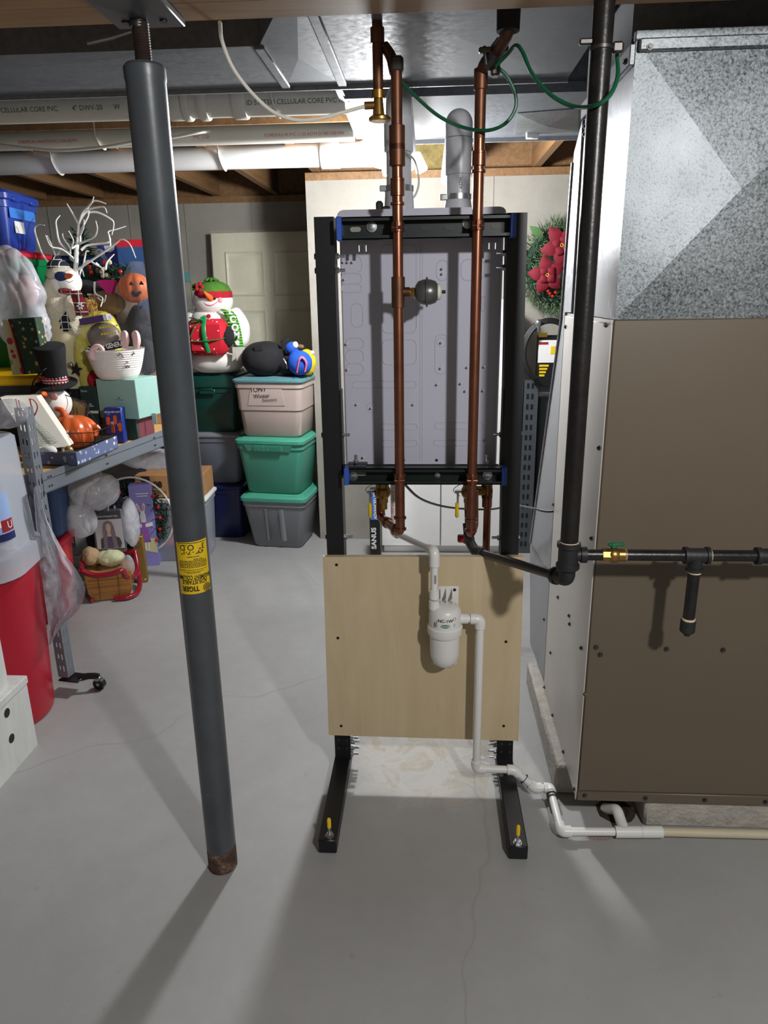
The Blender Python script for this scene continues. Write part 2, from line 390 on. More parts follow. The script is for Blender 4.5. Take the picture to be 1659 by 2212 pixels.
# ================================================================== STEEL COLUMN
cb=V((-.557,1.571,0)); CR=.039
co=thing('support_column','dark grey adjustable steel column with yellow label standing on the floor','column',cb)
def colm():
    n=N('column_paint'); s_=n.n('ShaderNodeSeparateXYZ'); v=n.co(); n.l(v,s_.inputs[0])
    e=n.math('SUBTRACT',n.math('ADD',.035,n.math('MULTIPLY',n.noise(18,5,.7,v),.07)),s_.outputs[2])
    m=n.math('GREATER_THAN',e,0.); pa=n.ramp(n.noise(7,4,.6,v),[(.3,(66,71,76)),(.7,(80,85,90))])
    ch=n.ramp(n.noise(60,2,.5,v),[(.74,(0,0,0)),(.77,(255,255,255))]); pa=n.mix(n.math('MULTIPLY',ch,.35),pa,(130,132,132))
    ru=n.ramp(n.noise(34,5,.7,v),[(.3,(46,34,30)),(.55,(92,66,52)),(.75,(150,140,132))]); n.col(n.mix(m,pa,ru))
    n.set(Metallic=.1); n.l(n.math('ADD',.36,n.math('MULTIPLY',m,.5)),n.b.inputs['Roughness']); n.bump(n.noise(40,4,.6,v),.12,.002); return n.m
CM=colm()
b=B(); b.lathe([(CR,.001),(CR,1.90),(CR+.0015,1.905),(CR+.0015,1.925),(CR-.004,1.931),(.02,1.932)],cb,40); obj('tube',b,CM,co)
b=B(); pr=[]
for k in range(33): pr.append((.0145+(.002 if k%2 else 0),1.93+k*.0023))
b.lathe(pr,cb,20); obj('screw',b,MT['screwm'],co)
b=B(); pl=F(243,52,2.006); pr_=F(393,50,2.006); b.bx(pl.x,pr_.x,1.44,1.615,2.006,2.0195,None,.002); pt=obj('head_plate',b,MT['greyp'],co)
for sx in(pl.x+.03,pr_.x-.03): obj('bolt_hole',B().cyl((sx,1.575,2.003),(sx,1.575,2.0062),.008,n=14),MT['black'],co)
b=B(); b.tube([P(285,68,1.571),P(240,82,1.56),P(188,94,1.545)],.004,8); obj('turning_bar',b,MT['darkzinc'],co)
b=B(); b.cyl(P(299,40,1.571)+V((0,0,0)),P(299,62,1.571),.017,n=16); obj('screw_collar',b,MT['darkzinc'],co)
# label wrapped round the tube
zt=P(430,1172,1.535).z; zb=P(437,1284,1.535).z; ac=math.atan2(-1.571,.557)-.02; hw=1.02
def onCol(u,z,r=CR+.0006):            # u in -1..1 across the label
    a=ac+u*hw; return V((cb.x+r*math.cos(a),cb.y+r*math.sin(a),z))
g=[[onCol(-1+2*i/24,zb+(zt-zb)*j/6+.004*(1 if j==0 else 1)*(i/24)) for i in range(25)] for j in range(7)]
lb=obj('label_sticker',B().sheet(g,.0004),MT['label'],co,label='yellow printed sticker, upside down')
LH=zt-zb
def cw(v0,u0=0.,ita=0.):              # warp: text upside down
    def w_(p): return onCol((-p.x-ita*p.y)/(CR*hw)+u0,zb+.002+v0*LH-p.y,CR+.0014)
    return w_
for s,sz,v0,u0,sx,bo in(('3"  O.D.',.0195,.90,.0,.95,.0002),('6\'9" - 7\'-1"',.0115,.80,.02,1.05,.0003),('TIGER',.0175,.105,-.28,.84,.0006),('ADJUSTABLE',.0150,.235,.0,.70,.0004),('BASEMENT COLUMN',.0150,.325,.0,.565,.0004)):
    text('lettering',s,sz,None,MT['ink'],co,cw(v0,u0,0),sx,bo)
for k,(v0,wd,u0) in enumerate(((.975,.85,0),(.715,.35,.1),(.665,.25,.6),(.635,.8,0),(.605,.85,0),(.575,.86,0),(.545,.84,0),(.515,.83,0),(.465,.82,0),(.43,.6,0),(.405,.4,0))):
    # fine print
    rnd=random.Random(k); b=B(); u=-wd
    while u<wd:
        l=rnd.uniform(.03,.12); 
        q0,q1=u+u0*.5,min(wd,u+l)+u0*.5; z0=zb+.002+v0*LH; hh=.0011 if k<8 else .0008
        b.add([onCol(q0,z0-hh,CR+.0013),onCol(q1,z0-hh,CR+.0013),onCol(q1,z0+hh,CR+.0013),onCol(q0,z0+hh,CR+.0013)],[(0,1,2,3)]); u+=l+.025
    obj('fine_print',b,MT['ink'],co)
b=B()
for rad in(.0098,.0074,.0045,.0022):
    pts=[onCol(.70+rad*math.cos(t*PI/14)/(CR*hw),zb+.014+rad*math.sin(t*PI/14)*1.05,CR+.0014) for t in range(28)]; b.tube(pts,.0006,5,closed=True)
for t in range(10): b.tube([onCol(.70+r_*math.cos(t*.63)/(CR*hw),zb+.014+r_*math.sin(t*.63),CR+.0014) for r_ in(.002,.0098)],.0005,4)
obj('emblem',b,MT['ink'],co)

# ================================================================== DUCTS
DZ=2.11
xl=F(560,100,DZ).x; xm=F(690,60,DZ).x
d1=thing('trunk_duct','wide grey sheet-metal trunk duct crossing the ceiling just behind the timber beam','duct',(0,2.1,DZ))
def crossbreak(b,q,dz=-.006):
    q=[V(p) for p in q]; c=sum(q,V((0,0,0)))/4+V((0,0,dz)); k=q+[c]; b.add(k,[(0,1,4),(1,2,4),(2,3,4),(3,0,4)])
def ductbox(x0,x1,y0,y1,z0,z1): 
    b=B(); b.add([(x0,y0,z0),(x1,y0,z0),(x1,y1,z0),(x0,y1,z0),(x0,y0,z1),(x1,y0,z1),(x1,y1,z1),(x0,y1,z1)],[(0,1,5,4),(1,2,6,5),(2,3,7,6),(3,0,4,7),(4,5,6,7)])
    crossbreak(b,[(x0,y0,z0),(x0,y1,z0),(x1,y1,z0),(x1,y0,z0)]); return b
obj('narrow_section',ductbox(-3.15,xl,2.10,2.49,DZ,2.33),MT['duct'],d1,ang=1)
b=B(); y0,y1,y2=2.10,1.665,2.49
b.add([(xl,y0,DZ),(xm,y1,DZ),(xm,y2,DZ),(xl,y2,DZ),(xl,y0,2.33),(xm,y1,2.33),(xm,y2,2.33),(xl,y2,2.33)],[(0,1,5,4),(2,3,7,6),(4,5,6,7),(1,2,6,5),(3,0,4,7)]); crossbreak(b,[(xl,y0,DZ),(xl,y2,DZ),(xm,y2,DZ),(xm,y1,DZ)],-.008); obj('tapered_section',b,MT['duct'],d1,ang=1)
obj('wide_section',ductbox(xm,.42,1.665,2.49,DZ,2.33),MT['duct'],d1,ang=1)
for x,ya in((xl,2.10),(xm,1.665),(-1.55,2.10)): obj('drive_cleat',B().bx(x-.014,x+.014,ya-.002,2.495,DZ-.008,DZ+.004,None,.003),MT['duct'],d1)
obj('flange',B().bx(-3.15,.42,2.487,2.495,DZ-.012,DZ+.02),MT['bright'],d1)
d2=thing('branch_duct','second grey sheet-metal duct above and behind the boiler, lit along its far edge','duct',(.15,3.0,DZ))
obj('body',ductbox(-.275,1.2,2.62,3.36,DZ,2.33),MT['duct'],d2,ang=1)
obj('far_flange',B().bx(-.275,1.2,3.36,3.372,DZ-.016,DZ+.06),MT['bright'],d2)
obj('near_flange',B().bx(-.275,1.2,2.612,2.622,DZ-.01,DZ+.02),MT['duct'],d2)
b=B(); q=[F(1118,245,DZ-.007),F(1250,235,DZ-.007),F(1250,285,DZ-.007),F(1112,292,DZ-.007)]; crossbreak(b,q,-.012); b.add(q+[p+V((0,0,.006)) for p in q],[(0,1,5,4),(1,2,6,5),(2,3,7,6),(3,0,4,7),(4,5,6,7)]); obj('patch_panel',b,MT['galv'],d2,ang=1)
obj('clip',B().box(F(1150,293,DZ-.015),(.05,.02,.024),None,.003),MT['white'],d2)
b=B(); b.sheet([[P(722,190,2.5),P(737,190,2.5)],[P(745,240,2.8),P(762,240,2.8)],[P(770,300,3.36),P(785,300,3.36)]],.002); obj('strap',b,MT['bright'],d2)
# ================================================================== PVC VENT RUNS
def hang(parent,x,y,z,r):
    b=B(); pts=[(x,y-r-.003,z+.07)]+[(x+.012*math.sin(k*.26),y-(r+.004)*math.cos(k*PI/12*1.0),z-(r+.004)*math.sin(k*PI/12)) for k in range(13)]+[(x,y+r*.9,z+.03)]
    b.tube(pts,.006,8,flat=.35); obj('pipe_hook',b,MT['strap'],parent)
def pvcrun(name,label,px,py,Y,r,x0,x1,mt,prints=(),hooks=(),coup=()):
    c=P(px,py,Y); z=c.z; t=thing(name,label,'pipe',((x0+x1)/2,Y,z-r)); b=B(); b.cyl((x0,Y,z),(x1,Y,z),r,n=28); obj('pipe',b,mt,t)
    for (s,x,sz,m_) in prints: 
        def wp(p,x=x): 
            a=math.radians(-163)-p.y/r; return V((x+p.x,Y+(r+.0008)*math.cos(a),z+(r+.0008)*math.sin(a)))
        text('pipe_printing',s,sz,None,m_,t,wp)
    for x in hooks: hang(t,x,Y,z,r)
    for xa,xb,dr in coup:
        b=B(); b.lathe([(r+.0005,0),(r+dr*.8,.001),(r+dr,.004),(r+dr,xb-xa-.004),(r+dr*.8,xb-xa-.001),(r+.0005,xb-xa)],(xa,Y,z),28,axis=(1,0,0)); obj('coupling',b,mt,t)
    return t,z
X=lambda px,py,Y:P(px,py,Y).x
p1,z1=pvcrun('vent_pipe','large aged white pipe with green print hung below the ceiling, nearest of three','a'and 150,232,2.72,.046,-3.1,-.28,MT['pvco'],
  [('3" ID SYSTEM CELLULAR CORE PVC PIPE',X(640,217,2.72),.021,MT['inkg']),('ASTM CELLULAR CORE PVC',X(58,232,2.72),.021,MT['inkg']),('4" DWV-20',X(200,232,2.72),.022,MT['inkg']),('W',X(263,232,2.72),.022,MT['inkg'])],
  [],[(X(365,232,2.72),X(398,232,2.72),.006),(X(398,230,2.72),X(414,230,2.72),.009),(X(432,230,2.72),X(452,230,2.72),.009),(X(506,228,2.72),X(535,228,2.72),.008)])
hang(p1,X(593,225,2.72),2.72,z1,.046)
p2,z2=pvcrun('vent_pipe','thin aged white pipe with red print, middle of the three ceiling pipes',150,302,3.2,.035,-3.1,-.3,MT['pvco'],
  [('SCHEDULE 40 PVC-1120 ASTM D1785 NSF-PW',X(660,297,3.2),.016,MT['inkr']),('CHEMICAL WASTE PVC-1120 ASTM',X(110,302,3.2),.016,MT['inkr']),('PVC 1120',X(440,300,3.2),.016,MT['inkr'])],[X(215,302,3.2)])
p3,z3=pvcrun('vent_pipe','bright white pipe running towards the ceiling lamp, farthest of the three',200,348,3.56,.05,-3.1,P(820,345,3.56).x,MT['pvc'],
  [],[X(122,350,3.56),X(478,346,3.56)],[(X(694,345,3.56),X(735,345,3.56),.008),(X(735,345,3.56),X(815,345,3.56),.0045)])
b=B(); b.tube(spl([P(0,313,3.16),P(60,320,3.14),P(130,325,3.14),P(220,318,3.14),P(300,305,3.14),P(370,297,3.14),P(430,286,3.14),P(470,283,3.2)],6),.006,8)
obj('ceiling_cable',b,MT['wwire'],None,'slack white cable looping under the middle ceiling pipe','cable')
b=B(); b.tube(spl([P(475,48,1.66),P(480,90,1.7),P(505,150,1.74),P(548,205,1.78),P(592,243,1.82),P(640,259,1.86),P(690,256,1.9),P(740,243,1.92),P(795,228,1.95)],7),.0042,8)
obj('water_tube',b,MT['wwire'],None,'thin white tube drooping from the beam to the brass gate valve','tube')

# ================================================================== BARE LAMP BEHIND THE BOILER
EM=emit('led_panel',(255,252,246),60)
lp=thing('ceiling_lamp','glaring white LED garage lamp with tilted panels hanging behind the boiler flue','lamp',V(BACK_LAMP)+V((0,0,-.05)))
L=V(BACK_LAMP)
b=B(); b.lathe([(.055,0),(.055,.012),(.03,.03),(.024,.055)],L+V((0,0,.12)),24); b.cyl(L+V((0,0,.17)),L+V((0,0,.20)),.05); obj('socket',b,MT['white'],lp)
b=B(); b.lathe([(.01,-.03),(.03,-.025),(.036,0),(.034,.05),(.026,.12)],L,24); obj('hub',b,MT['white'],lp)
for (px,py,yy,ry,rxx) in((803,334,3.30,18,62),(904,352,3.36,-25,60),(855,330,3.5,0,-50)):
    M_=Matrix.Translation(P(px,py,yy))@Matrix.Rotation(math.radians(ry),4,'Y')@Matrix.Rotation(math.radians(rxx),4,'X')
    obj('light_panel',B(M_).box((0,0,0),(.12 if px<850 else .05,.10,.02),None,.008),EM,lp)
lo=lamp('ceiling_lamp_light',L+V((0,0,-.07)),BACK_W,.07,(.97,.985,1)); lo.parent=lp; lo.location=(0,0,-.03)

# ================================================================== COPPER RISERS
YC=1.93; cr=.0135
xa=P(860,600,YC).x; xb_=P(1029,600,YC).x
def ringp(c,ax,r,w_,b=None):
    b=b or B(); b.lathe([(r*.9,-w_/2),(r,-w_/2+.001),(r,w_/2-.001),(r*.9,w_/2)],c,20,axis=ax); return b
ca=thing('copper_pipe','copper pipe left of centre that carries the round grey tank, clamped to the black frame','pipe',(xa,YC,.84))
za=lambda y:P(860,y,YC).z
b=B(); b.cyl((xa,YC,za(362)),(xa,YC,za(600)),cr); b.cyl((xa,YC,za(662)),(xa,YC,za(1120)),cr); obj('riser',b,MT['copper'],ca)
b=B(); b.cyl((xa,YC,za(155)),(xa,YC,za(362)),cr); obj('upper_riser',b,MT['copperd'],ca)
b=B(); b.cyl((xa,YC,za(598)),(xa,YC,za(664)),cr+.004); b.cyl((xa,YC,za(631)),(xa+.03,YC,za(631)),.012); obj('tee_fitting',b,MT['copperd'],ca)
for y,w_,m_ in((298,.055,'copperd'),(335,.05,'copperd')): b=ringp((xa,YC,za(y)),(0,0,1),cr+.006,w_); obj('coupling',b,MT[m_],ca)
for y in(388,405,420,440): b=ringp((xa,YC,za(y)),(0,0,1),cr+.004,.008 if y!=405 else .03); obj('press_ring',b,MT['copper'],ca)
sup=P(822,1080,2.12)
b=B(); pth=fil([(xa,YC,za(1120)),(xa,YC,P(862,1150,YC).z),P(822,1118,2.12)+V((0,0,-.0)),sup+V((0,0,.02))],.028,6); b.tube(pth,cr,14); obj('lower_offset',b,MT['copper'],ca)
for y in(1118,1142): obj('press_ring',ringp((xa,YC,za(y)),(0,0,1),cr+.004,.008),MT['copper'],ca)
pd=(P(822,1118,2.12)-V((xa,YC,P(862,1150,YC).z))).normalized(); q0=V((xa,YC,P(862,1150,YC).z))
for t in(.035,.13): obj('press_ring',ringp(q0+pd*t,pd,cr+.004,.008),MT['copper'],ca)
# upper gate valve stub
gv=thing('gate_valve','brass gate valve with round handle on a short copper stub below the beam','valve',P(818,262,1.95))
c=P(816,130,1.95); b=B(); b.cyl(V((c.x,1.95,P(816,38,1.95).z)),V((c.x,1.95,P(816,205,1.95).z)),.0125); obj('stub_pipe',b,MT['copperd'],gv)
b=B(); obj('stub_coupling',B().cyl(V((c.x,1.95,P(816,60,1.95).z)),V((c.x,1.95,P(816,95,1.95).z)),.0165),MT['copperd'],gv); b.cyl(V((c.x,1.95,P(816,196,1.95).z)),V((c.x,1.95,P(816,214,1.95).z)),.017); b.cyl(V((c.x,1.95,P(816,214,1.95).z)),V((c.x,1.95,P(816,252,1.95).z)),.011,.015); b.cyl((c.x-.034,1.95,P(800,228,1.95).z),(c.x,1.95,P(800,228,1.95).z),.009); obj('valve_body',b,MT['brass'],gv)
b=B(); zc=P(818,256,1.95).z; b.lathe([(.004,.006),(.022,.005),(.027,.001),(.027,-.005),(.022,-.007),(.004,-.004)],(c.x+.003,1.95,zc),28); obj('hand_wheel',b,MT['brass'],gv)
jv=thing('pipe_junction','dark copper fitting joining the left riser below the duct','fitting',P(850,150,1.95))
b=B(); b.tube(fil([P(830,100,1.96),P(845,120,1.95),P(853,158,1.94)],.03),.013,12); obj('elbow',b,MT['copperd'],jv); b=B(); b.box(P(858,140,1.93),(.03,.03,.035),None,.006); b.cyl(P(826,95,1.95),P(835,115,1.95),.004); obj('ground_clamp',b,MT['darkzinc'],jv)
# right riser
cbp=thing('copper_pipe','right copper pipe with a green grounding wire, clamped to the black frame','pipe',(xb_,YC,.84))
zb2=lambda y:P(1028,y,YC).z
b=B(); b.cyl((xb_,YC,zb2(300)),(xb_,YC,zb2(1125)),cr); obj('riser',b,MT['copper'],cbp)
b=B(); b.tube(fil([(xb_,YC,zb2(300)),(xb_,YC,zb2(145)),P(1078,105,1.86),P(1098,70,1.80),P(1098,30,1.80)],.03,6),cr,14); obj('upper_bend',b,MT['copperd'],cbp)
for y in(330,345,370): obj('press_ring',ringp((xb_,YC,zb2(y)),(0,0,1),cr+.004,.008 if y!=345 else .03),MT['copper'],cbp)
obj('coupling',ringp((xb_,YC,zb2(172)),(0,0,1),cr+.003,.045),MT['copperd'],cbp)
b=B(); b.cyl(P(1052,138,1.9),P(1085,95,1.86),.018); b.box(P(1058,108,1.87),(.05,.012,.012),None,.003); b.cyl(P(1046,100,1.87),P(1050,140,1.87),.004); b.box(P(1070,150,1.9),(.02,.03,.03),None,.004); obj('ground_clamp',b,MT['darkzinc'],cbp)
b=B(); c=P(1098,45,1.80); b.cyl(V((c.x,1.80,P(1098,10,1.8).z)),V((c.x,1.80,P(1098,68,1.8).z)),.026,.025); obj('foam_sleeve',b,MT['foam'],cbp)
ret=P(1012,1080,2.10)
b=B(); b.tube(fil([(xb_,YC,zb2(1120)),(xb_,YC,zb2(1152)),P(1024,1135,2.08),P(1024,1060,2.1)],.03),cr,14); obj('lower_bend',b,MT['copper'],cbp)
for y in(1122,1146): obj('press_ring',ringp((xb_,YC,zb2(y)),(0,0,1),cr+.004,.008),MT['copper'],cbp)
cc=thing('copper_pipe','short copper pipe below the boiler in front of the white cabinet','pipe',P(1052,1200,2.15))
c=P(1052,1120,2.15); b=B(); b.cyl(V((c.x,2.15,c.z+.05)),V((c.x,2.15,.5)),.0115); obj('riser',b,MT['copper'],cc)
obj('press_ring',ringp(P(1052,1085,2.15),(0,0,1),.0155,.03),MT['copper'],cc)
b=B(); b.cyl(P(1052,1045,2.15),P(1052,1075,2.15),.017); obj('adapter',b,MT['copperd'],cc)
# round tank
tk=thing('expansion_tank','small round dark grey tank with a middle seam screwed into the copper tee','tank',P(905,660,YC))
c=V((P(922,632,YC).x,YC,za(632)));rt=.031
b=B(); b.lathe([(.006,-.031),(.016,-.030),(.027,-.022),(.031,-.010),(.032,0),(.031,.010),(.027,.022),(.016,.031),(.006,.032)],c,32,axis=(1,0,0)); obj('shell',b,MT['tank'],tk)
obj('seam_ring',ringp(c,(1,0,0),.037,.006),MT['tank'],tk)
obj('end_cap',B().lathe([(.018,.026),(.02,.028),(.02,.034),(.012,.038),(.002,.038)],c,24,axis=(1,0,0)),MT['strap'],tk)
obj('valve_stem',B().cyl(c+V((.036,0,0)),c+V((.048,0,0)),.004),MT['black'],tk)
b=B(); b.cyl((xa+.012,YC,c.z),c+V((-.028,0,0)),.0105); b.cyl(c+V((-.04,0,0)),c+V((-.031,0,0)),.0135,n=6); obj('nipple',b,MT['brass'],tk)
b=B(); b.tube(spl([P(862,172,1.945),P(905,215,1.94),P(950,252,1.94),P(1000,275,1.94),P(1050,282,1.90),P(1090,268,1.88),P(1113,235,1.88),P(1112,200,1.88),P(1095,165,1.88),P(1078,148,1.88)],7),.0042,8)
obj('ground_wire',b,MT['gwire'],None,'green wire looping between the two copper pipes','wire')
b=B(); b.tube(spl([P(1072,142,1.87),P(1095,118,1.84),P(1115,98,1.80),P(1130,115,1.76),P(1150,160,1.72),P(1190,205,1.68),P(1240,230,1.64),P(1285,228,1.57),P(1318,205,1.56),P(1334,165,1.58),P(1332,120,1.62)],7),.0042,8)
obj('ground_wire',b,MT['gwire'],None,'green wire looping from the right copper pipe to the black gas pipe','wire')

# ================================================================== BOILER
bo=thing('wall_hung_boiler','grey wall-hung boiler seen from behind, mounted on the black frame','boiler',(-.02,2.25,.99))
bx0,bx1,bz0,bz1=-.243,.203,.99,1.66
b=B(); b.bx(bx0,bx1,2.10,2.44,bz0,1.69,None,.006); obj('casing',b,MT['boiler'],bo)
b=B(); b.loft([[(p[0],2.075+q,p[1]) for p in [(x,z) for x,z,_ in rr(.455,.055,.018,0,3,-.02,1.684)]] for q in(0,.32)]); obj('top_tray',b,MT['boiler'],bo)
b=B(); YP=2.085; b.bx(bx0,bx1,YP,2.105,bz0,bz1,None,.004); pan=obj('back_panel',b,MT['boiler'],bo)
def emb(x0,y0,x1,y1,r=6,rad=.0019):
    a=P(x0,y1,YP);c=P(x1,y0,YP); wd,h=c.x-a.x,c.z-a.z; r=min(r*.0014,wd*.49,h*.49)
    pts=[(x,YP,z) for x,z,_ in rr(wd,h,r,0,4,(a.x+c.x)/2,(a.z+c.z)/2)]
    b=B(); b.tube(pts,rad,6,closed=True); obj('pressed_rib',b,MT['boiler'],pan)
for e in((738,553,782,590),(738,590,782,613),(738,613,782,632),(748,730,786,755),(748,755,786,785),(748,785,786,810),(760,655,784,707),(943,562,970,606),(940,722,968,808),(826,530,900,720),(826,733,900,788),(762,823,900,838),(823,915,902,928),(940,912,1045,926),(823,950,902,964),(938,950,1045,962),(996,560,1048,606),(1040,640,1048,672)): emb(*e,r=12)
for (x,y) in((803,880),(954,739)):
    c=P(x,y,YP); b=B(); b.tube([(c.x+.013*math.cos(k*PI/10),YP,c.z+.013*math.sin(k*PI/10)) for k in range(20)],.0016,6,closed=True); obj('pressed_ring',b,MT['boiler'],pan)
for x in(908,913): a=P(x,530,YP); c=P(x,995,YP); b=B(); b.cyl((a.x,YP,a.z),(a.x,YP,c.z),.0016,n=6); obj('pressed_rib',b,MT['boiler'],pan)
pin=mkmesh('pin',B().lathe([(.0022,0),(.0022,.010),(.0035,.011),(.003,.014),(.001,.015)],(0,0,0),10,axis=(0,-1,0)),MT['boiler'])
for x,y in((743,566),(753,566),(763,566),(745,603),(956,580),(956,591),(954,739),(953,794),(750,742),(752,797),(1010,792),(1046,791),(945,829),(996,827),(1006,843),(1044,842),(772,872),(894,872),(786,986),(803,880)): inst('rivet_pin',pin,P(x,y,YP),pan)
hl=mkmesh('hole',B().cyl((0,0,0),(0,-.0012,0),.0042,n=14),MT['black'])
for x,y in((872,994),(943,994)): inst('screw_hole',hl,P(x,y,YP),pan)
# vents
vx=P(862,400,2.25).x; vy=2.25
fl_=thing('flue_pipe','white flue pipe rising from the boiler top in front of the glaring lamp','pipe',(vx,vy,1.71))
zf=lambda y:P(862,y,vy).z
b=B(); b.tube(fil([(vx,vy,zf(420)),(vx,vy,2.03),(vx,3.0,2.03),(vx,3.4,2.03)],.07,8),.036,24); obj('pipe',b,MT['pvcg'],fl_)
obj('coupling',B().cyl((vx,vy,zf(330)),(vx,vy,zf(255)),.042,n=28),MT['pvcg'],fl_); obj('collar',B().cyl((vx,vy,zf(460)),(vx,vy,zf(412)),.044,.04,n=28),MT['pvcg'],fl_)
b=B(); b.cyl((vx,vy,zf(415)),(vx,vy,zf(402)),.042,n=28); b.box((vx-.045,vy-.01,zf(408)),(.02,.02,.016),None,.002); obj('hose_clamp',b,MT['zinc'],fl_)
b=B(); c=P(820,447,2.22); b.box(c,(.02,.03,.03),None,.005); b.cyl(c+V((.01,0,-.004)),c+V((.03,0,-.004)),.006); obj('test_port',b,MT['bwire'],fl_)
b=B(); b.tube(spl([P(880,330,2.24),P(897,350,2.24),P(905,390,2.24),P(898,420,2.25),P(885,432,2.27)],6),.003,8); obj('vent_hose',b,MT['wwire'],fl_)
ix=P(990,400,vy).x
it=thing('air_intake_pipe','grey elbowed air pipe on the right of the boiler top','pipe',(ix,vy,1.71))
zi=lambda y:P(990,y,vy).z
b=B(); b.tube(fil([(ix,vy,zi(425)),(ix,vy,1.95),(ix,3.0,1.95),(ix,3.3,1.95)],.06,8),.034,26); obj('pipe',b,MT['pvcg'],it)
b=B(); b.cyl((ix,vy,zi(378)),(ix,vy,zi(300)),.038,n=28); b.tube(fil([(ix,vy,1.91),(ix,vy,1.95),(ix,vy+.05,1.95)],.05,6),.038,26); obj('elbow',b,MT['pvcg'],it)
b=B(); b.cyl((ix,vy,zi(460)),(ix,vy,zi(432)),.042,.036,n=28); obj('collar',b,MT['pvcg'],it)
b=B(); b.cyl((ix,vy,zi(432)),(ix,vy,zi(420)),.0375,n=28); b.box((ix-.04,vy-.012,zi(427)),(.025,.018,.016),None,.002); obj('hose_clamp',b,MT['zinc'],it)
text('pipe_printing','ASTM',.012,Matrix.Translation(P(996,395,vy-.0355))@FACE@Matrix.Rotation(PI/2,4,'Z'),MT['inkgr'],it)

# ================================================================== BLACK STAND
st=thing('boiler_stand','black steel frame on two floor rails carrying the boiler','stand',(-.01,2.0,0))
YF=1.985; pw,pdp=.051,.06
def post(xt,xbm):
    b=B(); b.loft([[(x+q[0],YF+pdp/2+q[1],z) for q in ((-pw/2,-pdp/2),(pw/2,-pdp/2),(pw/2,pdp/2),(-pw/2,pdp/2))] for x,z in((xbm,.045),(xt,1.687))]); return obj('post',b,MT['black'],st)
PL=lambda z:-.271; PR=lambda z:.2505-(.2505-.226)*z/1.687
post(PL(1.687),PL(0)); post(PR(1.687),PR(0))
for x in(-.2745,.2525):
    b=B(); b.bx(x-.0255,x+.0255,1.622,2.42,.002,.046,None,.003); obj('floor_rail',b,MT['black'],st)
def channel(x0,x1,z0,z1,y0,y1,t=.003,lip=.010):
    b=B(); b.bx(x0,x1,y1-t,y1,z0,z1); b.bx(x0,x1,y0,y1,z0,z0+t); b.bx(x0,x1,y0,y1,z1-t,z1); b.bx(x0,x1,y0,y0+t,z0,z0+lip); b.bx(x0,x1,y0,y0+t,z1-lip,z1); return b
yc0,yc1=1.945,1.984
sx0=P(727,495,yc0).x; sx1=P(1114,485,yc0).x
ST=[]
for z0,z1 in((P(920,515,yc0).z,P(920,465,yc0).z),(P(920,1047,yc0).z,P(920,1012,yc0).z)):
    s_=obj('strut_channel',channel(sx0,sx1,z0,z1,yc0,yc1),MT['strut'],st); ST.append((z0,z1,s_))
    for x in(sx0,sx1): 
        b=B(); b.box((x+(.006 if x==sx0 else -.006),yc0+.018,(z0+z1)/2),(.014,.044,z1-z0+.003),None,.002); obj('end_cap',b,MT['bluecap'],s_)
    for k in range(7):
        x=sx0+.045+k*(sx1-sx0-.09)/6; b=B(); b.loft([[(x+p[0],q,(z0+z1)/2+p[1]) for p in rr(.028,.012,.0058,0,3)] for q in(yc1-.0045,yc1-.0035)]); obj('slot',b,MT['black'] if k else MT['wall'],s_)
ua=ST[0];ul=ST[1]
wsh=mkmesh('washer',B().lathe([(.004,0),(.0135,0),(.0135,.002),(.008,.0025),(.008,.007),(.001,.008)],(0,0,0),20,axis=(0,-1,0)),MT['zinc'])
for x,y,s_ in((803,490,ua),(1010,482,ua),(763,1028,ul),(1053,1026,ul),(945,1027,ul)): inst('bolt_washer',wsh,P(x,y,yc1-.005),s_[2],Matrix.Scale(1 if x!=945 else .6,4))
b=B(); b.bx(-.245,.2,1.985,2.12,1.0,1.006); b.bx(-.245,.2,1.985,1.991,1.006,1.03); obj('support_angle',b,MT['black'],st)
b=B(); b.bx(sx0+.005,sx0+.06,1.96,2.02,1.024,1.03); obj('angle_plate',b,MT['black'],st)
for sx,xx in((-1,PL(1)+.0265),(1,PR(1)-.0265)): obj('side_angle',B().bx(xx-(.004 if sx>0 else 0),xx+(.004 if sx<0 else 0),1.985,2.03,.99,1.24),MT['black'],st)
hx=B(); hx.cyl((0,0,0),(.008,0,0),.0085,n=6); hx.cyl((.008,0,0),(.024,0,0),.0042,n=10); hxm=mkmesh('hex_bolt',hx,MT['zinc']); hd=mkmesh('hex_head',B().cyl((0,0,0),(.006,0,0),.0085,n=6),MT['darkzinc'])
for z in(P(700,553,YF).z,P(700,584,YF).z,P(700,943,YF).z,P(700,1165,YF).z):
    inst('bolt',hxm,(PL(z)+pw/2,YF+.025,z),st); inst('bolt_head',hd,(PL(z)-pw/2-.006,YF+.025,z),st)
    inst('bolt',hxm,(PR(z)-pw/2,YF+.025,z),st,Matrix.Rotation(PI,4,'Z')); inst('bolt_head',hd,(PR(z)+pw/2,YF+.025,z),st)
for x,y in((775,528),(790,526),(1056,520),(1070,518)): inst('bolt',hxm,(P(x,y,2.0).x,2.0,ua[0]-.002),st,Matrix.Rotation(PI/2,4,'Y'))
for x in(-.205,.165): inst('bolt',hxm,(x,2.0,1.031),st,Matrix.Rotation(-PI/2,4,'Y'))
for z in(.155,.12,.085,.06):
    for dy in(.012,.045):
        inst('bolt',hxm,(PL(0)+pw/2,YF+dy,z),st); inst('bolt',hxm,(PR(0)-pw/2,YF+dy,z),st,Matrix.Rotation(PI,4,'Z'))
for z in(.12,.09):
    for dx in(-.013,.013):
        for c in(PL(0),PR(0)): inst('bolt_head',hd,(c+dx,YF-.004,z),st,Matrix.Rotation(PI/2,4,'Z')@Matrix.Scale(.6,4))
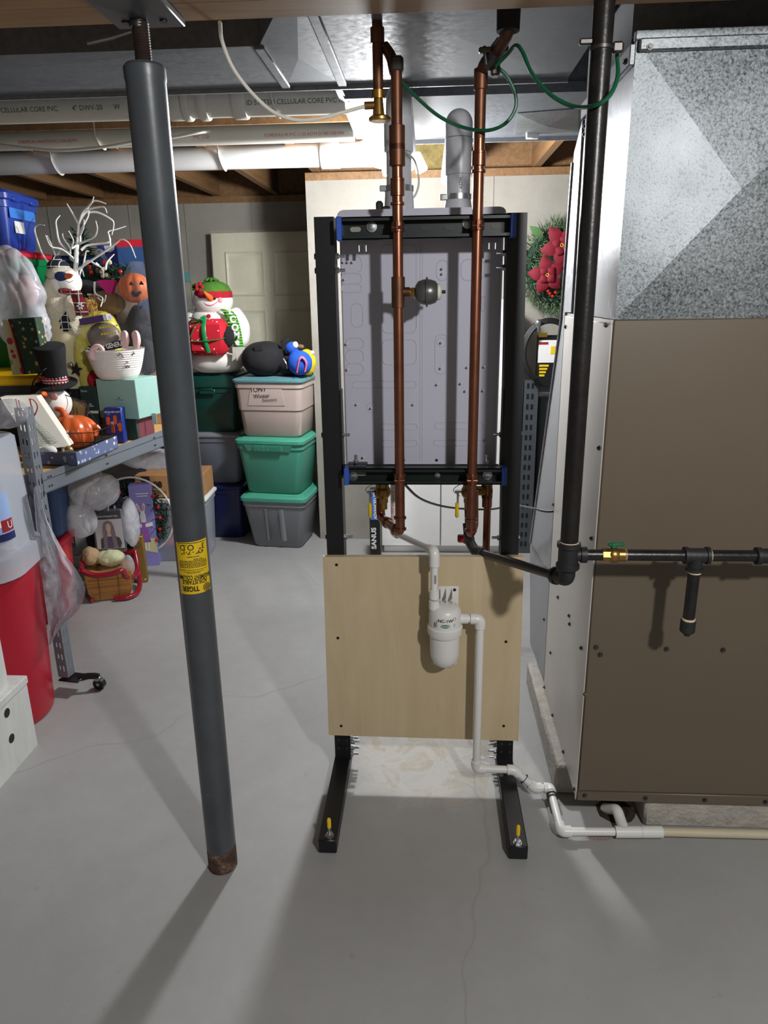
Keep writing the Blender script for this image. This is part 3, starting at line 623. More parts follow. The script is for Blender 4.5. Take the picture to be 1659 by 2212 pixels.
for x,y in((712,1806),(1118,1822)):
    c=F(x,y,.046); lv=obj('leveling_bolt',(lambda b:(b.cyl(c,c+V((0,0,.045)),.004,n=12),b.cyl(c+V((0,0,.004)),c+V((0,0,.010)),.0095,n=6),b.cyl(c,c+V((0,0,.003)),.012))and b)(B()),MT['zinc'],st)
    obj('yellow_tip',B().lathe([(.0055,0),(.0058,.024),(.004,.029),(.001,.030)],c+V((0,0,.030)),14),MT['yellow'],lv)
clm=[]
for xx,cpar in((xa,ca),(xb_,cbp)):
    for z0,z1,s_ in ST:
        b=B(); zc=(z0+z1)/2; b.lathe([(cr,-.012),(cr+.0035,-.011),(cr+.0035,.011),(cr,.012)],(xx,YC,zc),20); b.bx(xx-.0025,xx+.0025,YC-cr-.016,YC-cr,zc-.012,zc+.012); b.cyl((xx-.014,YC-cr-.009,zc-.002),(xx+.014,YC-cr-.009,zc-.002),.0032,n=8); obj('strut_clamp',b,MT['copper'],cpar)
# plywood board
pyf=1.966
pb=thing('plywood_board','pale birch plywood board fastened across the lower frame','board',(-.012,pyf,.165))
c0=P(697,1203,pyf);c1=P(1132,1203,pyf);c2=P(1120,1600,pyf);c3=P(710,1588,pyf)
b=B(); b.loft([[(c3.x,y,c3.z),(c2.x,y,c2.z-.001),(c1.x,y,c1.z),(c0.x,y,c0.z)] for y in(pyf,pyf+.018)]); obj('panel',b,MT['ply'],pb)
scw=mkmesh('screw_head',B().lathe([(.0045,0),(.0045,.0012),(.001,.0018)],(0,0,0),12,axis=(0,-1,0)),MT['black'])
for x,y in((727,1220),(730,1378),(737,1568),(1093,1386),(1088,1568)): inst('screw',scw,P(x,y,pyf),pb)

# ================================================================== CONDENSATE NEUTRALIZER + PVC
ny=1.905; nx=P(961,1370,ny).x; nzv=lambda y:P(961,y,ny).z; nzf=lambda y:P(961,y,ny-.048).z
nt=thing('condensate_neutralizer','white plastic canister labelled NC-1W mounted on the plywood','canister',(nx,ny,nzv(1440)))
b=B(); b.lathe([(.012,nzv(1306)),(.035,nzv(1308)),(.044,nzv(1314)),(.047,nzv(1326)),(.0475,nzf(1372))],(nx,ny,0),36); obj('upper_housing',b,MT['pvc'],nt)
b=B(); b.lathe([(.047,nzf(1364)),(.051,nzf(1367)),(.0515,nzf(1379)),(.048,nzf(1385)),(.044,nzf(1386))],(nx,ny,0),36); obj('collar',b,MT['pvc'],nt)
b=B(); b.lathe([(.044,nzf(1383)),(.0435,nzv(1408)),(.040,nzv(1420)),(.032,nzv(1430)),(.018,nzv(1437)),(.003,nzv(1440))],(nx,ny,0),36); obj('bowl',b,MT['pvc'],nt)
b=B(); a=P(946,1266,pyf-.004); c=P(990,1306,pyf-.004); b.bx(a.x,c.x,pyf-.006,pyf,nzv(1380),a.z,None,.002); a=P(935,1430,pyf-.004);c=P(986,1442,pyf-.004); b.bx(a.x,c.x,ny+.01,pyf,nzv(1441),nzv(1418),None,.004); obj('bracket',b,MT['pvc'],nt)
for x in(952,964,977): 
    q=P(x,1290,pyf); b=B(); b.add([(q.x-.0015,pyf-.006,nzv(1286)),(q.x-.0015,pyf-.006,nzv(1306)),(q.x-.0015,ny+.005,nzv(1306)),(q.x+.0015,pyf-.006,nzv(1286)),(q.x+.0015,pyf-.006,nzv(1306)),(q.x+.0015,ny+.005,nzv(1306))],[(0,1,2),(3,5,4),(0,2,5,3),(1,4,5,2),(0,3,4,1)]); obj('rib',b,MT['pvc'],nt)
inst('screw',scw,P(982,1274,pyf-.007),nt)
def nwarp(u0,zc,r=.0482):
    def w_(p):
        a=-PI/2-.06+(u0+p.x)/r; return V((nx+r*math.cos(a),ny+r*math.sin(a),zc+p.y))
    return w_
text('lettering','NC-1W',.0125,None,MT['ink'],nt,nwarp(.003,nzf(1343)),1.05,.0002)
b=B(); zc=nzf(1354); w_=nwarp(.003,zc); 
ring=[w_(V((.0135*math.cos(k*PI/14),.0052*math.sin(k*PI/14),0))) for k in range(28)]; b.add(ring+[w_(V((0,0,0)))],[(28,k,(k+1)%28) for k in range(28)]); obj('oval_badge',b,MT['green'],nt)
text('lettering','AXIOM',.0062,None,MT['inkw'],nt,nwarp(.003,zc,.0488),1.15,.0002)
b=B()
for k in range(9):
    z=nzf(1358)+k*.0017; w2=nwarp(-.029,z); b.add([w2(V((-.003,-.0005-.0004*(k%3),0))),w2(V((.003,-.0005,0))),w2(V((.003,.0005,0))),w2(V((-.003,.0005,0)))],[(0,1,2,3)])
for k in range(6):
    z=nzf(1356)+k*.0034; w2=nwarp(-.0225,z); b.add([w2(V((-.002,-.001,0))),w2(V((.001,-.001,0))),w2(V((.001,.0008,0))),w2(V((-.002,.0008,0)))],[(0,1,2,3)])
for k in range(5):
    z=nzf(1356)+k*.002; w2=nwarp(.0305,z); b.add([w2(V((-.0026,-.0004,0))),w2(V((.002,-.0004,0))),w2(V((.002,.0004,0))),w2(V((-.0026,.0004,0)))],[(0,1,2,3)])
obj('fine_print',b,MT['inkgr'],nt)
b=B(); w2=nwarp(.030,nzf(1340)); b.tube([w2(V((.0046*math.cos(k*PI/9),.0046*math.sin(k*PI/9),0))) for k in range(18)],.0004,4,closed=True); obj('round_mark',b,MT['inkr'],nt)
ixp=P(938,1290,ny-.008); 
b=B(); b.cyl((ixp.x,ny-.008,nzv(1312)),(ixp.x,ny-.008,nzv(1294)),.0155); b.cyl((nx+.04,ny,nzv(1336)),(nx+.066,ny,nzv(1336)),.0145); obj('port',b,MT['pvc'],nt)
# inlet pvc
pr2=.0105; yi=ny-.008
a=P(848,1060,2.2); b=B()
ci=thing('condensate_inlet_pipe','white plastic pipe slanting from under the boiler down into the canister','pipe',(ixp.x,yi,nzv(1290)))
el=V((ixp.x,yi,P(930,1190,yi).z)); bk=P(852,1150,2.2)
b.tube(fil([P(850,1040,2.2),bk,el,(ixp.x,yi,nzv(1292))],.016,6),pr2,14); obj('pipe',b,MT['pvc'],ci)
b=B(); b.tube(fil([el+(bk-el).normalized()*.035,el,el+V((0,0,-.045))],.02,6),pr2+.0045,16); obj('elbow',b,MT['pvc'],ci)
b=B(); b.tube(fil([bk+(el-bk).normalized()*.03,bk,bk+V((0,0,.03))],.02,6),pr2+.0045,16); obj('elbow',b,MT['pvco'],ci)
b=B(); b.cyl((ixp.x,yi,nzv(1290)),(ixp.x,yi,nzv(1272)),pr2+.004); obj('coupling',b,MT['pvc'],ci)
def stickw(p): 
    a_=-PI/2+p.x/pr2; return V((ixp.x+(pr2+.0008)*math.cos(a_),yi+(pr2+.0008)*math.sin(a_),P(938,1250,yi).z+p.y))
b=B()
for k in range(14):
    y=-.012+k*.0019; b.add([stickw(V((-.001,y,0))),stickw(V((.0055,y,0))),stickw(V((.0055,y+.0009+.0005*(k%2),0))),stickw(V((-.001,y+.0009,0)))],[(0,1,2,3)])
obj('bar_mark',b,MT['ink'],ci)
text('pipe_printing','23\u00b0C NSF-pw-G U P',.0125,Matrix.Translation(P(848,1095,2.2-.0112))@FACE@Matrix.Rotation(PI/2,4,'Z'),MT['inkr'],ci)
# outlet and floor run
yo=ny; op=V((nx+.060,yo,nzv(1336))); ox=P(1033,1500,yo).x
zfl=.022
q=[op,V((ox,yo,op.z)),V((ox,yo,P(1030,1660,yo).z)),P(1110,1663,1.90),F(1155,1702,.035),F(1188,1702,.034),F(1212,1796,zfl+.004),F(1430,1797,zfl)]
dr=thing('condensate_drain_pipe','white plastic drain pipe dropping from the canister and bending along the floor','pipe',(ox,yo,0))
b=B(); b.tube(fil(q,.014,6),pr2+.0012,14); obj('pipe',b,MT['pvc'],dr)
def elb(p,a,c,l=.026,r=pr2+.0055,m='pvc',par=dr):
    p=V(p); b=B(); b.tube(fil([p+(V(a)-p).normalized()*l,p,p+(V(c)-p).normalized()*l],l*.75,7),r,16); return obj('elbow',b,MT[m],par)
for k in range(1,7): elb(q[k],q[k-1],q[k+1],.028 if k in(1,2,6) else .02)
for k,t in((2,.1),(3,.5),(4,.5),(5,.2)):
    pass
b=B(); ta=F(1328,1797,zfl);tb=F(1430,1797,zfl); b.cyl(ta,tb,pr2+.006); te=F(1350,1797,zfl); hp=F(1333,1748,.045); b.tube(fil([te,te+V((-.004,.04,.008)),hp,hp+V((-.02,.05,-.04))],.02),pr2+.005,16); obj('tee',b,MT['pvc'],dr)
for p_,d_ in((ta,V((1,0,0))),(F(1385,1797,zfl),V((1,0,0))),((q[3]+q[4])/2,q[4]-q[3]),(q[5]*.75+q[6]*.25,q[6]-q[5]),(q[5]*.82+q[6]*.18,q[6]-q[5])): obj('glue_line',ringp(p_,d_,pr2+.0062,.0015),MT['darkzinc'],dr)
b=B(); b.cyl(tb,F(1659,1800,zfl)+V((.6,0,0)),pr2+.002); obj('beige_run',b,MT['pvcb'],dr,label='beige length of the drain pipe')
text('pipe_printing','PVC 1120 SCH 40',.009,Matrix.Translation(F(1290,1803,zfl)+V((0,-.0122,-.002)))@FACE,MT['inkr'],dr)
# floor hole with torn insulation
b=B(); c=F(1330,1752,.0); b.lathe([(.03,.001),(.038,.012),(.05,.006),(.056,.0)],(c.x,c.y,0),14); 
for i,v in enumerate(b.v): v.z*=.5+abs(noise.noise(v*60)); v.x+=.01*noise.noise(v*40)
obj('drain_hole_rim',b,MT['rust'],None,'ragged dark rim around the floor drain under the furnace','drain')

# ================================================================== BRASS VALVES UNDER BOILER
def isoval(px,lab,flip,Y=2.12):
    c=P(px,1062,Y); t=thing('isolation_valve',lab,'valve',c+V((0,0,-.05)))
    b=B(); b.cyl(c+V((0,0,.05)),c+V((0,0,-.012)),.02); b.ell(c,(.026,.024,.026)); b.cyl(c+V((0,0,-.012)),c+V((0,0,-.035)),.017,n=6); b.cyl(c+V((0,0,-.035)),c+V((0,0,-.055)),.0145); obj('valve_body',b,MT['brass'],t)
    s=-1; b=B(); b.box(c+V((s*.034,-.01,.004)),(.022,.02,.006),None,.002); b.box(c+V((s*.036,-.012,-.022)),(.006,.012,.05),rz(0),.002); obj('lever',b,MT['zinc'],t)
    b=B(); h=c+V((s*.038,-.014,-.055)); b.box(h,(.011,.02,.05),None,.005); obj('yellow_grip',b,MT['yellow'],t)
    b=B(); b.tube([c+V((s*(.03+.02*abs(math.sin(k*.35))),-.02,.012+.004*k-.02)) for k in range(10)],.0012,6); obj('wire_tag',b,MT['zinc'],t)
isoval(826,'brass valve with yellow grip at the left underside of the boiler',1); isoval(1014,'brass valve with yellow grip behind the right copper pipe',1,2.14)
b=B(); c=P(1045,1062,2.15); b.cyl(P(1012,1060,2.14),P(1062,1060,2.15),.015); b.cyl(P(1052,1045,2.15),P(1052,1068,2.15),.018,n=6); obj('brass_union',b,MT['brass'],None,'brass union between the right valve and the short copper pipe','fitting')
gp=P(1003,1130,2.2); 
# ================================================================== GAS PIPING
gx,gy=.33,1.60
gt=thing('gas_pipe','black iron gas pipe dropping in front of the furnace with side branches','pipe',(gx,gy,.84))
zg=lambda y:P(1232,y,gy).z
b=B(); b.cyl((gx,gy,zg(1176)),(gx,gy,2.1),.0205,n=24); obj('main_drop',b,MT['iron'],gt)
b=B(); zt_=zg(1198); b.lathe([(.021,zg(1228)-.004),(.0275,zg(1226)),(.0275,zg(1218)),(.0235,zg(1215)),(.0235,zg(1184)),(.0275,zg(1181)),(.0275,zg(1172)),(.02,zg(1171))],(gx,gy,0),24); b.cyl((gx,gy,zt_),(gx+.04,gy,zt_),.0155); b.cyl((gx+.028,gy,zt_),(gx+.042,gy,zt_),.0195); obj('tee',b,MT['iron2'],gt)
obj('dope_ring',ringp((gx,gy,zg(1171)),(0,0,1),.022,.004),MT['dope'],gt)
e0=V((gx,gy,zg(1250))); e1=P(1033,1193,2.02); dv=(e1-e0).normalized()
b=B(); b.tube(fil([(gx,gy,zg(1228)),e0,e0+dv*.05],.03,7),.019,18); b.lathe([(.0215,-.006),(.0225,-.004),(.0225,.004),(.0215,.006)],e0+dv*.045,20,axis=dv); obj('elbow',b,MT['iron2'],gt)
b=B(); b.cyl(e0+dv*.04,e1,.0125,n=18); obj('branch_pipe',b,MT['iron'],gt)
b=B(); b.cyl(e1-dv*.03,e1,.018,n=18); b.tube(fil([e1-dv*.01,e1+dv*.02,P(1013,1168,2.15),P(1010,1130,2.17)],.02,6),.0155,16); b.cyl(P(1013,1172,2.15),P(1012,1160,2.16),.019,n=8); obj('union',b,MT['iron2'],gt)
b=B(); b.cyl(P(1010,1135,2.17),P(1008,1050,2.17),.0085); obj('boiler_inlet',b,MT['iron'],gt)
b=B(); b.box(P(996,1163,2.12),(.022,.02,.024),None,.004); obj('shutoff_handle',b,MT['red'],gt,label='red shut-off handle')
zr=zt_; xr=lambda px:P(px,1200,gy).x
b=B(); b.cyl((gx+.035,gy,zr),(xr(1300),gy,zr),.0135); b.cyl((xr(1347),gy,zr),(xr(1490),gy,zr),.0135); b.cyl((xr(1520),gy,zr),(xr(1659)+.4,gy,zr),.0135); obj('branch_pipe',b,MT['iron'],gt)
b=B(); b.cyl((xr(1300),gy,zr),(xr(1318),gy,zr),.0165,n=8); b.ell(((xr(1325)),gy,zr),(.02,.0185,.0185)); b.cyl((xr(1330),gy,zr),(xr(1352),gy,zr),.0155); b.cyl((xr(1322),gy,zr),(xr(1322),gy,zr+.026),.005); bv=obj('ball_valve',b,MT['brass'],gt)
b=B(); b.box((xr(1325)+.004,gy,zr+.027),(.038,.012,.007),None,.002); b.box((xr(1325)-.002,gy,zr+.024),(.014,.016,.014),None,.003); obj('green_handle',b,MT['green'],bv,label='green lever handle')
b=B(); b.cyl((xr(1481),gy,zr),(xr(1528),gy,zr),.0175); 
for x in(1481,1528): b.lathe([(.0175,-.005),(.0205,-.004),(.0205,.004),(.0175,.005)],(xr(x),gy,zr),18,axis=(1,0,0))
b.cyl((xr(1504),gy,zr),(xr(1504),gy,zr-.035),.0165); b.lathe([(.0165,-.005),(.02,-.004),(.02,.004),(.0165,.005)],(xr(1504),gy,zr-.033),18); obj('tee',b,MT['iron2'],gt)
zc=P(1495,1345,gy).z; zd=P(1493,1366,gy).z
b=B(); b.cyl((xr(1504),gy,zr-.03),(xr(1504),gy,zc),.0135); obj('drip_leg',b,MT['iron'],gt)
b=B(); b.lathe([(.0175,zc+.006),(.0175,zd+.004),(.014,zd),(.002,zd)],(xr(1504),gy,0),18); b.box((xr(1504),gy,zd-.004),(.012,.012,.01),None,.001); obj('drip_cap',b,MT['iron2'],gt)
for p_,d_ in(((xr(1262),gy,zr),(1,0,0)),((xr(1350),gy,zr),(1,0,0)),((xr(1479),gy,zr),(1,0,0)),((xr(1533),gy,zr),(1,0,0)),((xr(1504),gy,zr-.041),(0,0,1)),((xr(1504),gy,zc+.009),(0,0,1))): obj('dope_ring',ringp(p_,d_,.0155,.006),MT['dope'],gt)
b=B(); x=xr(1650); b.lathe([(.0175,-.02),(.0205,-.018),(.0205,-.008),(.0175,-.006),(.0175,.05)],(x,gy,zr),18,axis=(1,0,0)); obj('coupling',b,MT['iron2'],gt)
b=B(); c=P(1300,105,gy); b.lathe([(.021,-.004),(.0225,-.003),(.0225,.003),(.021,.004)],(gx,gy,c.z),20); b.box((gx+.03,gy,c.z),(.022,.02,.02),None,.004); b.box((gx-.028,gy,c.z+.012),(.03,.012,.012),None,.003); obj('ground_clamp',b,MT['darkzinc'],gt)

# ================================================================== FURNACE
fx0,fx1,fy0,fy1=.43,1.32,1.75,2.36; fz0,fz1=.102,1.43
fu=thing('furnace','tall taupe furnace cabinet standing on a rough concrete pad','furnace',(.85,2.05,fz0))
b=B(); b.bx(fx0+.004,fx1,fy0+.004,fy1,fz0+.002,fz1-.002); obj('cabinet',b,MT['taupes'],fu)
b=B(); b.bx(fx0,fx1,fy0-.004,fy0+.008,fz0,fz0+.03,None,.002); b.bx(fx0,fx1,fy0-.002,fy0+.008,fz0+.031,fz1,None,.003); obj('front_panel',b,MT['taupe'],fu)
b=B(); b.bx(fx0-.004,fx0+.004,fy0+.004,fy1-.012,fz0+.004,fz1-.01,None,.002); b.bx(fx0-.0045,fx0-.003,fy0,fy0+.012,fz0,fz1); obj('side_panel',b,MT['taupes'],fu)
sm=mkmesh('hex_screw',(lambda b:(b.cyl((0,0,0),(0,0,.002),.0065,n=14),b.cyl((0,0,.002),(0,0,.0055),.004,n=6))and b)(B()),MT['darkzinc'])
SD=Matrix.Rotation(-PI/2,4,'Y'); FD=Matrix.Rotation(PI/2,4,'X')
for x,y in((1222,706),(1309,702),(1294,968),(1264,1500),(1278,1163),(1256,1400),(1172,1190),(1190,1410),(1206,1290),(1230,1330),(1231,1348),(1196,1090),(1200,912)): 
    p_=GX(x,y,fx0-.004); 
    if p_.y<fy1: inst('screw',sm,p_,fu,SD)
for x,y in((1175,1510),(1193,1565),(1217,1630),(1243,1712)):
    p_=GX(x,y,fx0-.004); inst('screw',sm,(p_.x,max(fy0+.02,min(p_.y,fy1-.02)),fz0+.02),fu,SD)
for x,y in((1263,1718),(1394,1724),(1522,1728),(1653,1732),(1288,1398),(1440,1402),(1562,1404),(1297,1414)): inst('screw',sm,P(x,y,fy0-.004),fu,FD)
for k,(x,y) in enumerate(((1195,1288),)): pass
pd_=thing('concrete_pad','rough broken concrete pad under the furnace','pad',(.9,2.2,0))
b=B(); b.bx(.395,1.36,1.90,2.56,0,.10,None,.008); b.bx(.63,1.36,1.768,1.90,0,.10,None,.008); 
obj('slab',b,MT['slab'],pd_)
# plenum
pz0,pz1=fz1,1.995
pn=thing('plenum','spangled galvanized plenum box with diagonal creases above the furnace','duct',(.85,2.0,pz0))
b=B(); x0,x1,y0,y1=.434,1.10,1.757,2.262
xk=1.02
q=[(x0,y0,pz0),(xk,y0,pz0),(xk,y0,pz1),(x0,y0,pz1)]; c=P(1602,408,y0-.024); ctr=V((c.x,y0-.024,c.z))
b.add([*q,ctr],[(0,1,4),(1,2,4),(2,3,4),(3,0,4)]); b.add([(xk,y0,pz0),(1.4,y0,pz0),(1.4,y0,pz1),(xk,y0,pz1)],[(0,1,2,3)]); obj('front_sheet',b,MT['galv'],pn,ang=1)
b=B(); q=[(x0,y1,pz0),(x0,y0,pz0),(x0,y0,pz1),(x0,y1,pz1)]; c=V((x0-.006,(y0+y1)/2,(pz0+pz1)/2)); b.add([*q,c],[(0,1,4),(1,2,4),(2,3,4),(3,0,4)]); obj('side_sheet',b,MT['bright'],pn,ang=1)
b=B(); b.bx(x0,1.4,y1-.004,y1,pz0,pz1); b.bx(x0,1.4,y0,y1,pz1-.003,pz1); obj('rear_sheet',b,MT['galv'],pn)
b=B(); b.bx(x0+.004,1.4,y0-.016,y0-.001,P(1450,112,y0).z,P(1450,84,y0).z,None,.003); b.bx(x0-.004,1.4,y0-.008,y0+.01,P(1450,86,y0).z,P(1450,64,y0).z,None,.002); b.bx(x0-.012,x0,y0,y1,pz1-.045,pz1-.005,None,.002); obj('top_cleat',b,MT['galv'],pn)
inst('screw',sm,P(1404,101,y0-.017),pn,FD); inst('screw',sm,(x0-.013,y0+.03,pz1-.03),pn,SD)
for p_ in((x0-.007,2.22,pz1-.07),(x0-.007,2.22,pz1-.09)): inst('screw',sm,p_,pn,SD)
b=B(); b.add([(x0-.02,1.80,2.0),(.42,1.80,2.0),(.42,2.5,2.0),(x0-.02,2.5,2.0),(x0-.1,1.72,DZ+.01),(.42,1.72,DZ+.01),(.42,2.5,DZ+.01),(x0-.1,2.5,DZ+.01)],[(0,1,5,4),(1,2,6,5),(2,3,7,6),(3,0,4,7),(0,3,2,1)]); 
obj('takeoff_collar',B().bx(x0,1.3,1.80,2.26,1.99,2.3),MT['duct'],pn)
# return drop behind the furnace
rd=thing('return_duct','bright sheet-metal return duct tapering down behind the furnace','duct',(.8,2.7,0))
X0=.428
pts=[GX(1240,330,X0),GX(1213,690,X0),GX(1145,1180,X0),GX(1145,1390,X0)]
poly=[(2.266,1.95)]+[(p_.y,p_.z) for p_ in pts]+[(2.366,.13),(2.366,1.43),(2.266,1.432)]
Mx=Matrix(((0,0,1,X0),(1,0,0,0),(0,1,0,0),(0,0,0,1)))
obj('shell',B().prism(poly,Mx,.7),MT['bright'],rd)
b=B(); e=[GX(1238,350,X0-.003),GX(1213,690,X0-.003),GX(1146,1175,X0-.003)]; b.tube([p_+V((0,.012,0)) for p_ in e],.004,6); obj('edge_seam',b,MT['bright'],rd)
b=B(); b.tube([GX(1148,1178,X0-.002),GX(1178,1232,X0-.002)],.003,6); b.box(GX(1178,1230,X0-.004),(.006,.012,.02)); obj('corner_seam',b,MT['darkzinc'],rd)
inst('screw',sm,GX(1176,1338,X0),rd,SD)
# ================================================================== THINGS BEHIND THE BOILER
wcb=thing('storage_cabinet','tall white two-door cabinet behind the boiler against the bright wall','cabinet',(.07,4.15,0))
b=B(); b.bx(-.27,.435,4.055,4.28,.045,1.45,None,.002); obj('carcass',b,MT['white'],wcb)
for x0,x1 in((-.27,.075),(.080,.435)): obj('door',B().bx(x0,x1,4.03,4.052,.05,1.45,None,.002),MT['white'],wcb)
obj('plinth',B().bx(-.26,.425,4.07,4.27,0,.05),MT['white'],wcb)
bxs=thing('mount_box','upright black and blue cardboard box lettered SANUS leaning behind the frame','box',P(810,1205,3.9))
a=P(797,1062,3.9);c=P(822,1200,3.9); b=B(); b.bx(a.x,c.x,3.9,4.0,0,a.z,None,.002); obj('carton',b,MT['black'],bxs)
b=B(); zz=P(808,1123,3.898).z; b.bx(a.x+.006,c.x-.001,3.8975,3.9,zz,a.z-.002); obj('blue_band',b,mat('blue_print',(70,120,206),.5,0,.05),bxs)
text('lettering','SANUS',.037,Matrix.Translation(P(808,1163,3.896))@FACE@Matrix.Rotation(PI/2,4,'Z'),MT['inkw'],bxs,None,1.15,.0015)
text('lettering','ADVANCED TILT',.023,Matrix.Translation(P(810,1094,3.8955)+V((.002,0,.012)))@FACE@Matrix.Rotation(PI/2,4,'Z'),MT['inkw'],bxs,None,1,.001)
b=B(); b.tube(spl([P(870,1042,2.15),P(905,1075,2.3),P(950,1092,2.6),P(1000,1099,2.9),P(1060,1100,3.0),P(1110,1092,2.8),P(1150,1098,2.5),P(1185,1105,2.38),P(1240,1098,2.36)],8),.0042,8); obj('control_cable',b,MT['bwire'],None,'thin black cable sagging from the boiler to the furnace','cable')
# right rack
rr_=thing('metal_rack','grey slotted metal rack upright behind the frame on the right','rack',(.58,4.06,0))
ux0,ux1=.53,.615
b=B(); b.bx(ux0,ux1,4.05,4.054,0,1.02); b.bx(ux0,ux0+.004,4.05,4.10,0,1.02); b.bx(ux1-.002,ux1,4.05,4.10,0,1.02); up=obj('upright',b,MT['greyp'],rr_)
sl=mkmesh('slot',B().bx(-.006,.006,-.001,.001,-.014,.014),MT['black'])
for k in range(17):
    for dx in(.025,.05): inst('slot',sl,(ux0+dx,4.049,.06+k*.058),up)
b=B(); b.bx(.615,1.2,4.07,4.11,.95,1.02); obj('beam',b,MT['greyp'],rr_)
b=B(); b.loft([rr(.5,.17,.03,0.0,3,.88,4.19),rr(.54,.18,.03,.92,3,.88,4.19)]); obj('dark_bin',b,mat('dark_grey_plastic',(44,48,54),.5,0,.08),None,'tall dark grey bin behind the slotted upright','bin')
ws=thing('nozzle_package','boxed tool with black packaging and a coiled hose hung beside the furnace','package',P(1175,830,4.0))
a=P(1163,725,4.0);c=P(1215,835,4.0); b=B(); b.bx(a.x,c.x,4.0,4.05,c.z,a.z,None,.003); obj('carton',b,MT['black'],ws)
a2=P(1164,735,3.998);c2=P(1215,783,3.998); obj('white_label',B().bx(a2.x,c2.x,3.997,4.0,c2.z,a2.z),MT['white'],ws)
a2=P(1164,719,3.998);c2=P(1182,728,3.998); obj('yellow_label',B().bx(a2.x,c2.x,3.997,4.0,c2.z,a2.z),MT['yellow'],ws)
a2=P(1164,739,3.996);c2=P(1184,744,3.996); obj('red_label',B().bx(a2.x,c2.x,3.9955,3.998,c2.z,a2.z),MT['red'],ws)
obj('printed_picture',B().bx(P(1190,748,3.996).x,P(1200,748,3.996).x,3.9955,3.998,P(1190,765,3.996).z,P(1190,748,3.996).z),MT['yellow'],ws)
b=B()
for k in range(4): a2=P(1165,788+k*7,3.997);c2=P(1185-3*k,792+k*7,3.997); b.bx(a2.x,c2.x,3.9965,4.0,c2.z,a2.z)
obj('fine_print',b,MT['yellow'],ws)
b=B(); hc=P(1185,760,3.96)
for k in range(3): b.tube([(hc.x+(.125+.008*k)*math.cos(t*PI/20),3.96+.012*k,hc.z+(.155+.006*k)*math.sin(t*PI/20)) for t in range(7,28)],.009,8)
obj('hose_coil',b,MT['bwire'],ws)
b=B(); b.ell(P(1163,697,3.95),(.018,.018,.018)); b.cyl(P(1163,700,3.95),P(1163,715,3.97),.012); obj('nozzle',b,MT['zinc'],ws)
# ================================================================== SHARED BUILDERS FOR STORED THINGS
def kpx(Y): return (P(501,700,Y)-P(500,700,Y)).x
def needles(b,fn,n,ln,wd,rnd):
    for _ in range(n):
        p,d=fn(rnd); d=V(d).normalized(); u=d.orthogonal().normalized(); u.rotate(Matrix.Rotation(rnd.uniform(0,6.28),3,d)); l=ln*rnd.uniform(.6,1.2)
        b.add([p-u*wd,p+u*wd,p+d*l+u*wd*.3,p+d*l-u*wd*.3],[(0,1,2,3)])
def tote(name,label,cx,cy,ang,z0,w_,d,h,body,lid,lh=.035,tap=.86,over=.02,cat='tote',band=None,handle=True,lidname='lid'):
    M_=rz(ang,(cx,cy,0)); t=thing(name,label,cat,(cx,cy,z0)); r=.035
    b=B(M_); rings=[rr(w_*tap*.94,d*tap*.94,r,z0),rr(w_*tap,d*tap,r,z0+.012)]
    if band: rings+=[rr(w_*(tap+(1-tap)*.5),d*(tap+(1-tap)*.5),r,z0+h*.45),rr(w_*(tap+(1-tap)*.5)+.012,d*(tap+(1-tap)*.5)+.012,r,z0+h*.46),rr(w_*(tap+(1-tap)*.55)+.012,d*(tap+(1-tap)*.55)+.012,r,z0+h*.55)]
    rings+=[rr(w_,d,r,z0+h-lh-.03),rr(w_+.012,d+.012,r,z0+h-lh-.028),rr(w_+.012,d+.012,r,z0+h-lh)]
    b.loft(rings); obj('body',b,body,t)
    b=B(M_); zl=z0+h-lh; b.loft([rr(w_+over,d+over,r,zl),rr(w_+over+.012,d+over+.012,r,zl+.006),rr(w_+over+.012,d+over+.012,r,zl+lh*.55),rr(w_+over-.01,d+over-.01,r,zl+lh*.8),rr(w_-.03,d-.03,r,zl+lh*.8),rr(w_-.05,d-.05,r,zl+lh*.999)]); obj(lidname,b,lid,t)
    return t,M_
def carton(name,label,cx,cy,ang,z0,w_,d,h,m,cat='box',tilt=(0,0),r=.0025):
    t=thing(name,label,cat,(cx,cy,z0)); M_=rot(tilt[0],tilt[1],ang,(cx,cy,z0)); b=B(M_); b.box((0,0,h/2),(w_,d,h),None,r); obj('carton',b,m,t); return t,M_
def crease(b,c,seed,dep=.012,fq=16):
    c=V(c)
    for i,p in enumerate(b.v):
        q=p*fq+V((seed*1.7,seed*.9,0)); q=V((q.x+1.2*noise.noise(q*.4),q.y,q.z*.6+noise.noise(q*.5+V((4,4,4)))))
        n1=max(0,1-2.6*abs(noise.noise(q))); n2=max(0,1-2.6*abs(noise.noise(q*2.1+V((9,2,3)))))
        d=(p-c).normalized(); b.v[i]=p-d*dep*(n1*n1+.5*n2*n2)
def bag(name,label,c,rad,m,seed,amp=.22,fr=14,zmin=None,cat='bag',nu=96,nv=72,parent=None,M=None):
    b=B(); b.ell(c,rad,nu,nv,amp*.55,fr*.5,seed,zmin,M); crease(b,c,seed,min(rad)*.10,9)
    return obj(name,b,m,parent,label if parent is None else None,cat if parent is None else None)
